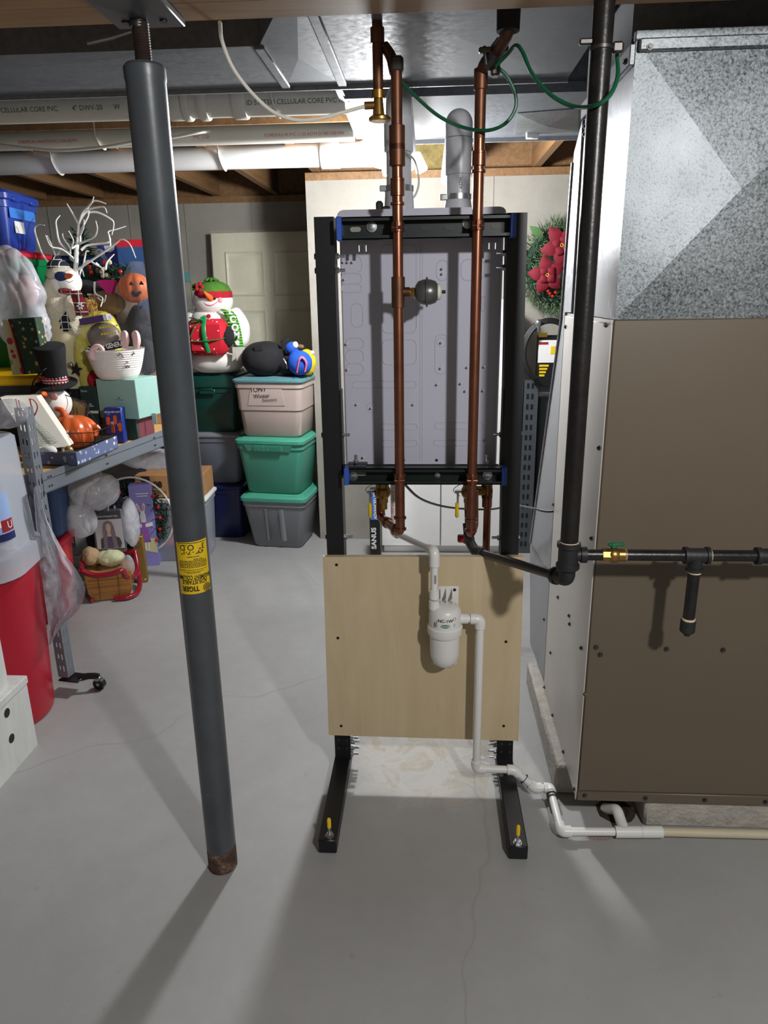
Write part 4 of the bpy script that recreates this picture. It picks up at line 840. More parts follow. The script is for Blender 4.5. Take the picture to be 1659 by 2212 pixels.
M3=dict(
 teal=mat('teal_plastic',(74,158,134),.4,0,.04,4), tealb=mat('blue_green_plastic',(92,140,146),.42,0,.05,4), grey=mat('grey_tote_plastic',(128,131,136),.42,0,.05,4), tan=mat('tan_plastic',(186,170,162),.45,0,.04,4),
 dgreen=mat('dark_green_plastic',(14,62,54),.35,0,.1,4), navy=mat('navy_plastic',(28,36,84),.35,0,.1,4), slate=mat('slate_plastic',(108,112,124),.42,0,.06,4), blue=mat('blue_plastic',(36,62,150),.35,0,.1,5), blue2=mat('mid_blue_plastic',(44,78,128),.42,0,.06,4),
 red=mat('red_tote_plastic',(190,28,48),.36,0,.06,4), kgreen=mat('kelly_green_plastic',(12,120,66),.36,0,.06,4), yel=mat('yellow_plastic',(240,190,20),.4,0,.05,4), dk=mat('charcoal_plastic',(44,46,50),.45,0,.08,4), canred=mat('can_red',(176,20,44),.3,0,.05,2),
 clear=mat('clear_plastic_tub',(206,212,224),.25,0,.02,alpha=.6), bagw=film('white_bag_film',(226,228,236),.52,.18,.3,9), bagc=film('clear_bag_film',(212,214,222),.42,.14,.9,24), bagg=film('cloudy_bag_film',(190,190,198),.36,.14,.4,12), bagk=film('dark_bag_film',(40,42,48),.86,.18,.9,22), bagn=film('navy_bag_film',(22,26,52),.95,.22,.9,22), bagy=film('yellow_net_film',(222,212,96),.72,.4,.6,30),
 felt=mat('white_fleece',(236,234,228),.95,0,.05,20,.5,160,sheen=.3), fuzz=mat('cream_fuzz',(226,216,190),1,0,.12,60,1,110,sheen=.4,bd=.012), cream=mat('cream_cloth',(206,196,160),.95,0,.1,8,.3,120), facew=mat('face_cloth',(238,236,230),.9,0,.04),
 blackf=mat('black_fabric',(24,24,27),.9,0,.12,30,.4,120), bluef=mat('blue_plush',(30,84,190),.9,0,.15,30,.5,120), yelf=mat('yellow_plush',(236,212,26),.9,0,.1,30,.5,120), pinkf=mat('pink_plush',(236,110,140),.9,0,.1), pinkl=mat('pale_pink_plush',(236,196,196),.95,0,.08,20,.5,120), greenf=mat('green_felt',(74,124,40),.95,0,.15,30,.4,120), redf=mat('red_felt',(170,24,42),.95,0,.1,30,.3,120), kgr=mat('green_ribbon',(24,140,74),.35,0,.1), navyf=mat('navy_felt',(34,50,94),.95,0,.1),
 orange=mat('orange_felt',(216,96,30),.8,0,.12), pumpk=mat('glazed_pumpkin',(214,98,48),.25,0,.08,6,coat=.4), pumpr=mat('rubber_pumpkin',(204,96,28),.5,0,.3,22,.6,50), carrot=mat('carrot_orange',(226,106,36),.7,0,.1),
 gift=spots('red_gift_print',(198,18,42),[(240,230,226)],38,.16,.8), plaidr=plaid('red_tartan',(140,26,40),(34,34,44),(214,206,196),26), plaidn=plaid('navy_check',(20,24,36),(10,12,20),(226,226,226),34), stripe=stripes('green_striped_knit',(26,128,56),(150,200,60),64,2,.95,0,.4),
 poin=spots('poinsettia_print',(38,66,48),[(196,160,74),(184,166,96),(60,90,60)],44,.3,.7), poin2=spots('poinsettia_side_print',(196,184,138),[(180,40,70),(228,222,206),(120,150,90),(200,70,90)],26,.42,.7), snowp=spots('snowfall_print',(92,104,140),[(222,228,240),(170,180,206),(130,146,190)],40,.3,.6), bluep=spots('blue_flame_print',(24,46,130),[(60,110,220),(20,30,90),(150,190,250)],40,.3,.5), poly=spots('twilight_print',(44,52,128),[(120,130,180),(210,214,226)],14,.35,.6),
 card=mat('cardboard',(176,130,84),.85,0,.08,12), particle=mat('particleboard',(204,160,104),.85,0,.2,90,.3,150), rack=mat('grey_rack_paint',(116,122,130),.45,.2,.05,6),
 mint=mat('mint_card',(150,190,180),.6,0,.03), dkg=mat('dark_green_card',(44,66,58),.6,0,.06), tray=mat('brown_card',(92,82,74),.8,0,.08), gold=mat('gold_card',(150,122,56),.42,.5,.08), lil=mat('lilac_card',(140,132,196),.5,0,.05), purple=mat('purple_card',(76,50,110),.55,0,.06), kraft=mat('brown_fabric',(112,88,58),.95,0,.2,14,.4,80), straw=mat('straw',(216,176,104),.85,0,.15,40), mag=mat('magenta_felt',(176,20,110),.8,0,.1), wicker=stripes('wicker_wood',(178,126,62),(150,100,46),40,2,.6,0,.12), glossr=mat('glossy_red',(140,16,40),.2,0,.08,coat=.5),
 twig=mat('white_twig',(226,226,224),.6,0,.06,30), pine=mat('dark_pine',(30,58,44),.9,0,.3,30), pine2=mat('wreath_pine',(92,118,80),.9,0,.35,30), petal=mat('poinsettia_red',(116,3,28),.75,0,.15,12), stam=mat('flower_gold',(206,170,70),.6,0,.1), berry=mat('red_berry',(190,20,34),.3,0,.1), leafm=mat('faux_leaf',(70,104,56),.8,0,.2),
 door=mat('cream_door_paint',(214,210,186),.42,0,.03), wire=mat('black_wire',(26,24,24),.5,.3,.1), glass=mat('ornament_silver',(200,200,200),.12,.9,.05), globe=mat('ornament_gold',(216,196,140),.15,.8,.06), rope=stripes('white_rope',(236,232,226),(206,200,194),150,2,.95,0,.25), ribr=mat('red_ribbon',(200,20,40),.35,0,.1), tape=mat('blue_tape',(52,118,206),.6,0,.05), blush=mat('blush',(240,180,176),.9,0,.05), skin=mat('printed_skin',(214,180,160),.6,0,.05), hairp=mat('printed_grey_hair',(120,110,116),.6,0,.15,60), lav=mat('printed_violet',(70,40,104),.6,0,.1), graypaper=mat('printed_backdrop',(206,204,208),.5,0,.04), skyp=mat('printed_sky',(150,176,222),.5,0,.06), tealc=mat('teal_tape',(96,150,146),.7,0,.05))
# ================================================================== DOOR LEANING ON BACK WALL
dx0,dx1=P(450,503,5.06).x,-.725
dt=thing('panel_door','cream six-panel door leaning on the back wall, wrapped in clear film','door',((dx0+dx1)/2,5.0,0))
MD=Matrix.Translation((dx0,5.0,0))@Matrix.Rotation(math.radians(-3.4),4,'X'); dw=dx1-dx0; dh=P(450,503,5.08).z+.005
b=B(MD); b.bx(0,dw,0,.034,0,dh,None,.003); obj('slab',b,M3['door'],dt)
for cxa,cxb in((.105,.345),(.435,.675)):
    for za_,zb_ in((.16,.78),(.93,1.38),(1.50,1.76)):
        b=B(MD); 
        def fr(i,y): return [(cxa+i,y,za_+i),(cxb-i,y,za_+i),(cxb-i,y,zb_-i),(cxa+i,y,zb_-i)]
        b.loft([fr(-.016,.002),fr(-.014,-.006),fr(-.006,-.012),fr(.004,-.004),fr(.016,-.003),fr(.05,-.016)],True); obj('raised_panel',b,M3['door'],dt)
b=B(MD); g=[[(x*dw/14,-.022-.004*noise.noise(V((x*.9,z*.8,1.3))),.75+z*(dh-.74)/18) for x in range(15)] for z in range(19)]; b.sheet(g,.0006); obj('clear_wrap',b,film('stretch_wrap',(230,230,226),.05,.06,1.0,26),dt)
b=B(); c=P(404,598,5.19); b.box(c,(.05,.004,.06)); obj('wall_tape',b,M3['tealc'],None,'small teal tape patch stuck on the back wall','tape')
# ================================================================== TOTE STACKS
tg,_=tote('storage_tote','grey tote with a green lid, bottom of the right stack',-.905,4.265,-7,0,.385,.36,.345,M3['grey'],M3['teal'],.045,.80)
for s in(-1,1):
    b=B(_); b.loft([[(s*.055+q*.011,-.36*.5*k+.0,z) for q in(-1,1)]+[(s*.045+q*.007,-.36*.5*k-.014,z) for q in(1,-1)] for z,k in((.05,.83),(.20,.93),(.255,.97))]); obj('molded_rib',b,M3['grey'],tg)
tn,_=tote('storage_tote','green tote with a matching green lid, middle of the right stack',-.905,4.25,-9,.347,.40,.33,.345,M3['teal'],M3['teal'],.04,.84)
b=B(_); b.loft([[(-.13,-.172,.612),(.13,-.172,.612),(.13,-.16,.612),(-.13,-.16,.612)],[(-.15,-.182,.652),(.15,-.182,.652),(.15,-.16,.652),(-.15,-.16,.652)]]); obj('handle_lip',b,M3['teal'],tn)
b=B(_)
for k in range(18): b.bx(-.085+k*.01,-.0815+k*.01,-.186,-.18,.617,.648)
obj('grip_ribs',b,M3['teal'],tn)
tt,_=tote('storage_tote','tan tote with blue-green lid and handwriting, top of the right stack',-.895,4.245,-8,.694,.40,.32,.345,M3['tan'],M3['tealb'],.03,.88,band=True)
b=B(_); b.loft([[(-.125,-.160,.88),(.10,-.160,.88),(.10,-.145,.88),(-.125,-.145,.88)],[(-.10,-.1635,.985),(.085,-.1635,.985),(.085,-.145,.985),(-.10,-.145,.985)],[(-.09,-.160,.995),(.075,-.160,.995),(.075,-.145,.995),(-.09,-.145,.995)]]); obj('handle_panel',b,M3['tan'],tt)
for s,x,z,sz in(('TONY',-.055,.972,.036),('Winter',-.035,.936,.034),('Sweaters',.012,.915,.024)):
    text('handwriting',s,sz,_@Matrix.Translation((x,-.1655,z))@FACE@Matrix.Rotation(math.radians(4),4,'Z'),MT['ink'],tt)
tote('storage_tote','navy blue tote on the floor, bottom of the left stack',-1.345,4.46,-2,0,.38,.36,.36,M3['navy'],M3['navy'],.03,.9)
tote('storage_tote','slate grey tote, middle of the left stack',-1.345,4.46,-2,.362,.40,.36,.325,M3['slate'],M3['grey'],.03,.88)
tdg,_=tote('storage_tote','dark green latched tote under the plush snowman',-1.335,4.45,-2,.689,.38,.34,.36,M3['dgreen'],M3['dgreen'],.09,.9)
b=B(_); b.box((.02,-.19,.94),(.10,.014,.03),None,.004); b.box((.02,-.196,.955),(.075,.012,.012),None,.003); obj('latch',b,M3['dgreen'],tdg)
# plush snowman -------------------------------------------------------------
Y0=4.36; k=kpx(Y0)
sn=thing('plush_snowman','white plush snowman with green hat holding a red gift on the dark green tote','plush toy',P(465,806,Y0-.02))
S=lambda x,y,dy=0:P(x,y,Y0+dy)
b=B(); b.ell(S(468,775),(66*k,.15,34*k),40,20,.03,10,3,1.05); b.ell(S(465,730),(54*k,.13,40*k),36,18,.03,10,4); b.ell(S(462,690),(50*k,.12,30*k),36,18); obj('body',b,M3['felt'],sn)
b=B(); b.ell(S(460,650,-.03),(42*k,.105,32*k),36,22); obj('head',b,M3['felt'],sn)
obj('arm',B().ell(S(420,690,-.0),(20*k,.07,22*k)),M3['felt'],sn); b=B(); b.tube(spl([S(500,680,0),S(515,700,-.02),S(518,725,-.03),S(505,740,-.06)],5),[.06,.062,.062,.06,.06]*3+[.055],14); obj('arm',b,M3['felt'],sn)
b=B(); c=S(461,634,-.03); b.lathe([(.106,-.01),(.104,.015),(.09,.045),(.06,.062),(.03,.07),(.004,.071)],c,32); obj('hat',b,M3['greenf'],sn)
b=B(); b.lathe([(.10,-.028),(.109,-.024),(.109,.006),(.106,.012),(.09,.013)],c,32); obj('hat_band',b,M3['redf'],sn)
b=B(); 
for i in range(9): a=i*.7; b.tube([c+V((0,-.02,.066)),c+V((.02*math.cos(a),-.02+.02*math.sin(a),.08)),c+V((.045*math.cos(a),-.02+.045*math.sin(a),.072))],[.008,.01,.004],6)
obj('tassel',b,M3['greenf'],sn)
b=B()
for i in range(5): a=i*1.25; b.ell(S(430,620,-.12)+V((.018*math.cos(a),0,.018*math.sin(a))),(.012,.006,.012),10,6)
obj('hat_flower',b,M3['redf'],sn)
b=B()
for i in range(4): b.prism([(-.008,0),(.008,0),(.012,.02),(0,.04),(-.012,.02)],Matrix.Translation(S(424,622,-.10))@FACE@Matrix.Rotation(i*.9-1,4,'Z'),.004)
obj('hat_leaves',b,M3['greenf'],sn)
b=B(); f0=S(453,642,-.12); b.tube([f0+V((.010,.01,-.016)),f0+V((.004,-.02,.0)),f0+V((-.008,-.05,.022)),f0+V((-.014,-.062,.034))],[.020,.018,.009,.002],12); obj('nose',b,M3['carrot'],sn)
obj('eye',B().ell(S(464,645,-.135),(.007,.006,.007),10,8),MT['ink'],sn)
for x,y in((437,653),(475,648)): obj('cheek',B().ell(S(x,y,-.116),(.018,.008,.016),14,8),M3['blush'],sn)
b=B(); b.tube(spl([S(438,649,-.128),S(445,657,-.134),S(457,659,-.137),S(470,652,-.133),S(475,647,-.126)],5),.0018,6); obj('smile',b,M3['pinkf'],sn)
obj('button',B().lathe([(.012,0),(.012,.006),(.002,.008)],S(451,683,-.115),16,axis=(0,-1,0)),M3['redf'],sn)
b=B(); gc=S(450,728,-.17); b.box(gc,(80*k,.11,72*k),None,.028); obj('gift',b,M3['gift'],sn)
b=B(); b.tube(spl([gc+V((-.005,-.03,.11)),gc+V((-.005,-.065,.05)),gc+V((0,-.068,-.02)),gc+V((.01,-.05,-.085))],5),.013,8,flat=.3); b.tube(spl([gc+V((-.10,-.035,-.02)),gc+V((-.03,-.066,-.02)),gc+V((.05,-.062,-.015)),gc+V((.105,-.03,-.005))],5),.013,8,flat=.3); obj('ribbon',b,M3['kgr'],sn)
b=B(); t0=gc+V((-.02,-.05,.09)); 
for p_ in((-.06,.02),(-.09,-.03),(-.075,-.10),(.03,.03),(.02,.0)): b.tube([t0,t0+V((p_[0]*.5,-.02,p_[1]*.4+.01)),t0+V((p_[0],-.01,p_[1]))],[.006,.011,.008],8,flat=.35)
obj('bow',b,M3['kgr'],sn)
for c_,r_ in((S(491,728,-.16),(.042,.05,.06)),(S(420,745,-.15),(.03,.04,.045))): obj('mitten',B().ell(c_,r_,20,14,.06,12,2),M3['blackf'],sn)
b=B(); sp=[(488,668),(497,678),(503,695),(508,715),(511,735),(514,748)]
def scarfpt(x,y,s): 
    dyy=-.125-.02*(y-668)/80; return P(x+s*13,y+(3 if s>0 else 0),Y0+dyy)
b.sheet([[scarfpt(x,y,s) for s in(-1,-.3,.4,1)] for x,y in sp],.006); obj('scarf',b,M3['stripe'],sn)
for s_,x,y,sz in(('L',498,673,.04),('C',503,690,.05),('O',508,708,.05),('M',511,724,.045),('e',513,739,.05)): text('scarf_letter',s_,sz,Matrix.Translation(P(x,y,Y0-.16))@FACE@Matrix.Rotation(-.12,4,'Z'),MT['inkw'],sn,None,1,.003)
b=B()
for i in range(9): x=503+i*3; b.tube([P(x,750,Y0-.155),P(x+1,765,Y0-.16),P(x-1+i*.3,779-(i%3)*2,Y0-.155)],.004,5)
obj('fringe',b,MT['pvco'],sn)
# black bag and plush bundle --------------------------------------------------
Y1=4.22
bb=thing('duffel_bag','black nylon bag lying on the tan tote','bag',P(580,812,Y1))
k=kpx(Y1); b=B(); b.ell(P(572,775,Y1),(48*k,.13,36*k),40,26,.05,9,8,1.041,None,.9); obj('bag_body',b,M3['blackf'],bb)
b=B(); b.ell(P(632,788,Y1+.02),(34*k,.12,26*k),30,20,.16,14,9,1.041); obj('gathered_end',b,M3['blackf'],bb)
b=B(); b.box(P(558,752,Y1-.115),(.045,.004,.03),rz(0),.001); obj('patch',b,M3['blackf'],bb)
b=B(); b.tube(spl([P(612,775,Y1-.12),P(618,785,Y1-.13),P(620,796,Y1-.125)],5),.004,6); obj('strap',b,MT['zinc'],bb)
pz=thing('plush_bundle','blue and yellow plush toy with pink trim slumped beside the black bag','plush toy',P(650,812,Y1-.04))
b=B(); b.ell(P(648,783,Y1-.1),(26*k,.07,26*k),28,18,.06,12,3,1.041); b.ell(P(630,752,Y1-.05),(14*k,.035,13*k),20,14,.08,14,2); b.tube([P(632,755,Y1-.05),P(640,765,Y1-.06),P(648,775,Y1-.08)],.026,10); obj('blue_body',b,M3['bluef'],pz)
b=B(); b.ell(P(663,782,Y1-.02),(20*k,.07,28*k),28,18,.08,11,7,1.041); obj('yellow_back',b,M3['yelf'],pz)
b=B(); b.tube(spl([P(641,805,Y1-.165),P(646,778,Y1-.178),P(654,772,Y1-.175),P(662,784,Y1-.165),P(659,803,Y1-.15)],5),.008,8,flat=.4); obj('pink_trim',b,M3['pinkf'],pz)
b=B(); b.ell(P(638,745,Y1-.075),(6*k,.012,7*k)); obj('white_patch',b,M3['felt'],pz); b=B(); b.ell(P(649,749,Y1-.05),(8*k,.02,5*k)); obj('tan_patch',b,M3['kraft'],pz)
obj('foot',B().ell(P(674,762,Y1-.04),(5*k,.015,5*k),12,8),M3['pinkl'],pz)
b=B(); b.tube(spl([P(606,742,Y1-.05),P(612,735,Y1-.05),P(622,733,Y1-.05),P(612,742,Y1-.06),P(605,748,Y1-.06)],5),.008,8); obj('shoe',b,M3['blackf'],pz)
# ================================================================== RACK WITH DECORATIONS
ua_=math.radians(9.6); RO=V((-1.405,2.42,0))
MR=Matrix(((math.sin(ua_),-math.cos(ua_),0,RO.x),(math.cos(ua_),math.sin(ua_),0,RO.y),(0,0,1,0),(0,0,0,1)))
RL,RW,SZ=1.22,.86,.887
rk=thing('storage_rack','grey slotted steel rack with a particleboard shelf on casters','rack',RO)
def slotface(b,org,du,h0,h1):
    # slotted strip: org, unit direction du (width), vertical z
    du=V(du); nn=du.cross(V((0,0,1))); 
    def bar(u0,u1,z0,z1):
        p=[org+du*u0,org+du*u1]; vs=[]
        for q in p:
            for o_ in(0,.002):
                for z in(z0,z1): vs.append(q+nn*o_+V((0,0,z)))
        b.add(vs,[(0,1,3,2),(4,6,7,5),(0,4,5,1),(2,3,7,6),(0,2,6,4),(1,5,7,3)])
    for u0,u1 in((0,.009),(.015,.024),(.030,.042)): bar(u0,u1,h0,h1)
    n=int((h1-h0)/.05)
    for i in range(n+1):
        z=h0+i*.05
        bar(.009,.015,z,min(h1,z+.026)); bar(.024,.030,z,min(h1,z+.030))
for (lx,ly,sx,sy) in((0,0,1,1),(RL,0,-1,1),(0,RW,1,-1),(RL,RW,-1,-1)):
    b=B(MR); slotface(b,V((lx,ly,0)),(sx,0,0),.07,1.13); slotface(b,V((lx,ly,0)),(0,sy,0),.07,1.13); obj('upright',b,M3['rack'],rk)
def cbeam(p0,p1,out):
    b=B(MR); p0=V(p0);p1=V(p1); o_=V(out)
    for (z0,z1,a,c) in((SZ-.077,SZ,0,.004),(SZ-.077,SZ-.073,0,.018),(SZ-.03,SZ-.026,0,.018)):
        vs=[]
        for p_ in(p0,p1):
            for q in(a,c):
                for z in(z0,z1): vs.append(p_+o_*q*-1+V((0,0,z)))
        b.add(vs,[(0,1,3,2),(4,6,7,5),(0,4,5,1),(2,3,7,6),(0,2,6,4),(1,5,7,3)])
    return obj('shelf_beam',b,M3['rack'],rk)
cbeam((.03,-.004,0),(RL-.03,-.004,0),(0,-1,0)); cbeam((.03,RW,0),(RL-.03,RW,0),(0,1,0)); cbeam((0,.03,0),(0,RW-.03,0),(-1,0,0)); cbeam((RL,.03,0),(RL,RW-.03,0),(1,0,0))
obj('shelf_board',B(MR).bx(.004,RL-.004,.004,RW-.004,SZ-.026,SZ-.010),M3['particle'],rk)
rv=mkmesh('rivet',B().cyl((0,0,0),(0,0,.002),.0035,n=8),MT['darkzinc'])
for lx in(.06,.075,.42,.43,.8,.81):
    for z in(SZ-.02,SZ-.055): inst('rivet',rv,MR@V((lx,-.0045,z)),rk,MR.to_3x3().to_4x4()@Matrix.Rotation(PI/2,4,'X'))
for lx,ly in((.01,.0),(RL-.02,0),(.01,RW-.02),(RL-.02,RW-.02)):
    far=not(lx<.5 and ly<.1)
    b=B(MR); b.box((lx+(.0 if far and lx>.5 else .02),ly+(.03 if far else 0),.055),(.05,.05,.008) if far else (.07,.09,.008),None,.004); lx=lx-.06 if far and lx>.5 else lx; ly=ly+.15 if far else ly; b.tube([(lx+.02,ly-.03,.055),(lx+.03,ly-.06,.062),(lx+.04,ly-.085,.06),(lx+.045,ly-.10,.055)],.009,8,flat=1.6); dl=obj('caster_arm',b,MT['black'],rk)
    b=B(MR); b.cyl((lx+.036,ly-.095,.024),(lx+.058,ly-.095,.024),.023,n=20); obj('wheel',b,MT['bwire'],dl)
    b=B(MR); b.box((lx+.047,ly-.092,.045),(.028,.02,.016),None,.003); b.cyl((lx+.034,ly-.095,.024),(lx+.06,ly-.095,.024),.007); obj('caster_fork',b,MT['zinc'],dl)
ZS=SZ-.0095   # shelf top
# left tall stack
ty,My=tote('storage_tote','black tote with a yellow lid on the rack shelf',-1.90,3.12,9,ZS,.46,.36,.315,M3['dk'],M3['yel'],.05,.92)
tote('storage_tote','green tote with a red lid stacked on the yellow-lidded tote',-2.0,3.36,4,1.193,.42,.34,.505,M3['kgreen'],M3['red'],.035,.84)
tb,Mb=tote('storage_tote','royal blue tote with tape and a white note, topmost of the rack stack',-2.01,3.36,4,1.70,.38,.32,.25,M3['blue'],M3['blue'],.05,.92)
obj('blue_tape',B(Mb).box((.1935,-.01,1.852),(.003,.24,.045),None,.0005),M3['tape'],tb)
obj('paper_note',B(Mb).box((.1885,-.045,1.795),(.003,.085,.05),None,.0005),MT['white'],tb)
for y in(-.08,.09): obj('lid_latch',B(Mb).box((.204,y,1.908),(.012,.06,.022),None,.003),M3['blue'],tb)
for z0,lab in((ZS,'dark blue tote far back on the rack, lower of two'),(1.29,'mid blue tote far back on the rack behind the twig tree')):
    tote('storage_tote',lab,-1.83,3.74,6,z0,.42,.3,.40,M3['navy'] if z0<1 else M3['blue2'],M3['blue2'],.035,.9)
# white plastic bag over stack
bg=thing('plastic_bag','large white translucent bag slumped in front of the green tote','bag',P(40,740,2.9))
b=B(); Yb=3.03; kb=kpx(Yb)
b.ell(P(35,648,Yb),(66*kb,.10,112*kb),120,90,.09,4,11); crease(b,P(35,648,Yb),3,.012,7)
obj('bag_skin',b,M3['bagw'],bg)
b=B(); b.ell(P(50,630,Yb+.02),(30*kb,.05,34*kb),24,16,.1,9,2); obj('pale_bundle',b,M3['pinkl'],bg)
b=B(); b.ell(P(92,705,Yb+.03),(16*kb,.05,44*kb),40,30,.2,9,5); crease(b,P(92,705,Yb+.03),5,.012,20); obj('bag_corner',b,M3['bagw'],bg)
# poinsettia box
px_=P(60,735,2.84); t,Mp=carton('keepsake_box','green and gold poinsettia keepsake box standing on the yellow lid',px_.x-.05,2.955,-4,1.193,.12,.055,.225,M3['poin'],tilt=(0,-3))
b=B(Mp); b.loft([[(x-.062,-.030-.0008,z) for x,z in((-.026,.0),(.022,.0),(.012,.20),(0,.222),(-.02,.224))],[(x-.062,-.030,z) for x,z in((-.026,.0),(.022,.0),(.012,.20),(0,.222),(-.02,.224))]]); obj('flower_panel',b,M3['poin2'],t)
b=B(Mp); b.tube([(-.035,-.0315,.005),(-.042,-.0315,.11),(-.05,-.0315,.215)],.003,6); obj('red_piping',b,M3['redf'],t)
# hat snowman head -----------------------------------------------------------
Yh=2.98; kh=kpx(Yh)
hs=thing('snowman_head','white snowman head with a tilted black top hat behind the pumpkin basket','decoration',P(112,905,Yh))
H=lambda x,y,d=0:P(x,y,Yh+d)
b=B(); b.ell(H(113,872),(42*kh,.08,38*kh),32,20,0,8,0,ZS); obj('head',b,M3['facew'],hs)
MH=Matrix.Translation(H(122,826))@Matrix.Scale(.86,4)@Matrix.Rotation(math.radians(4),4,'Y')@Matrix.Rotation(math.radians(14),4,'X')
b=B(MH); b.lathe([(.055,-.002),(.096,-.008),(.098,-.002),(.062,.006),(.058,.05),(.062,.10),(.073,.17),(.071,.185),(.05,.187),(.004,.187)],(0,0,0),36); obj('top_hat',b,M3['blackf'],hs)
b=B(MH)
for i in range(22):
    a=-PI*.92+i*.13; b.box((0,0,0),(.006,.002,.034),Matrix.Rotation(a,4,'Z')@Matrix.Translation((.0615,0,.026))@Matrix.Rotation(.35*(i%2-.3),4,'X')@Matrix.Rotation(PI/2,4,'Z'))
obj('candy_stripes',b,stripes('candy_stripe',(200,30,50),(240,230,230),90,2,.7),hs)
b=B(); b.tube([H(98,852,-.075),H(93,852,-.10),H(89,851,-.125)],[.013,.012,.004],12); obj('nose',b,M3['carrot'],hs)
for x,y in((81,839),(114,839)): obj('eye',B().ell(H(x,y,-.068),(.005,.004,.005),10,8),MT['ink'],hs)
for x,y in((74,858),(116,857)): obj('cheek',B().ell(H(x,y,-.068),(.018,.006,.016),14,8),M3['blush'],hs)
b=B(); 
for i in range(3): b.ell(H(88,815,-.06)+V((.012*math.cos(i*2),0,.012*math.sin(i*2))),(.007,.007,.007),10,8)
obj('berries',b,M3['berry'],hs)
b=B(); b.tube(spl([H(68,852,-.03),H(72,825,-.09),H(88,805,-.10),H(100,795,-.08)],6),.003,6); obj('wire_stem',b,M3['wire'],hs)
# tall cream snowman -----------------------------------------------------------
Ys=3.28; ks=kpx(Ys)
cs=thing('cloth_snowman','tall cream fuzzy snowman with red tartan scarf and knit cap','decoration',V((P(150,800,Ys).x,Ys,ZS)))
Q=lambda x,y,d=0:P(x,y,Ys+d)
b=B(); x0=P(158,800,Ys).x; b.lathe([(.115,ZS),(.125,ZS+.05),(.118,1.15),(.10,1.27),(.095,1.40)],(x0,Ys,0),28); obj('skirt',b,M3['cream'],cs)
b=B(); b.ell(Q(138,690),(36*ks,.085,70*ks),36,28,.10,22,4); b.ell(Q(118,640,-.02),(22*ks,.06,40*ks),24,18,.16,24,2); b.ell(Q(162,690,-.03),(22*ks,.06,52*ks),24,18,.12,22,7); obj('fuzzy_coat',b,M3['fuzz'],cs)
b=B(); b.ell(Q(140,612),(30*ks,.07,34*ks),28,18); b.ell(Q(150,610,-.02),(24*ks,.06,26*ks),24,16); obj('face',b,M3['facew'],cs)
b=B(); b.ell(Q(132,593,-.0),(28*ks,.078,19*ks),28,16); obj('knit_band',b,mat('ivory_knit',(206,198,176),.95,0,.15,70,.8,160,bd=.006),cs)
b=B(); b.ell(Q(126,575,0),(21*ks,.06,14*ks),24,14,.05,20,3); b.ell(Q(122,562,0),(9*ks,.03,9*ks),16,10,.3,40,2); obj('check_cap',b,M3['plaidn'],cs)
b=B(); b.ell(Q(132,597,-.075),(14*ks,.012,10*ks),20,10,0,8,0,None,Matrix.Identity(4)); obj('navy_patch',b,M3['navyf'],cs)
b=B(); b.tube([Q(143,597,-.07),Q(150,596,-.09),Q(157,594,-.11)],[.013,.011,.003],10); obj('nose',b,M3['carrot'],cs)
b=B(); b.tube(spl([Q(143,607,-.078),Q(150,610,-.084),Q(158,606,-.08)],4),.001,5); obj('smile',b,MT['ink'],cs)
b=B(); b.ell(Q(150,628,-.02),(19*ks,.07,9*ks),24,10,.05,12,3); b.sheet([[P(x-13,y,Ys-.08),P(x,y,Ys-.09),P(x+14,y-1,Ys-.08)] for x,y in((160,628),(168,645),(173,662),(178,682))],.008); obj('tartan_scarf',b,M3['plaidr'],cs)
b=B()
for i in range(3): b.box((0,0,0),(.032,.003,.007),Matrix.Translation(Q(173,661,-.10))@Matrix.Rotation(i*PI/3,4,'Y'),.001)
obj('snowflake',b,MT['inkw'],cs)
b=B(); tp=[(125,697),(142,672),(152,695),(147,695),(155,712),(148,713),(148,716),(136,716),(136,712),(128,712),(132,698)]
b.add([P(x,y,Ys-.095) for x,y in tp]+[P(x,y,Ys-.088) for x,y in tp],[list(range(11)),list(range(11,22))[::-1]]+[(i,(i+1)%11,11+(i+1)%11,11+i) for i in range(11)]); obj('check_tree',b,M3['plaidn'],cs)
b=B(); sc_=P(165,798,Ys-.118); pts=[(.032*(1 if i%2==0 else .42)*math.sin(i*PI/5+.2),.032*(1 if i%2==0 else .42)*math.cos(i*PI/5+.2)) for i in range(10)]; b.prism(pts,Matrix.Translation(sc_)@FACE,.004); obj('black_star',b,M3['blackf'],cs)
obj('silver_bauble',B().ell(P(153,788,Ys-.125),(.012,.012,.014),16,10),M3['glass'],cs)
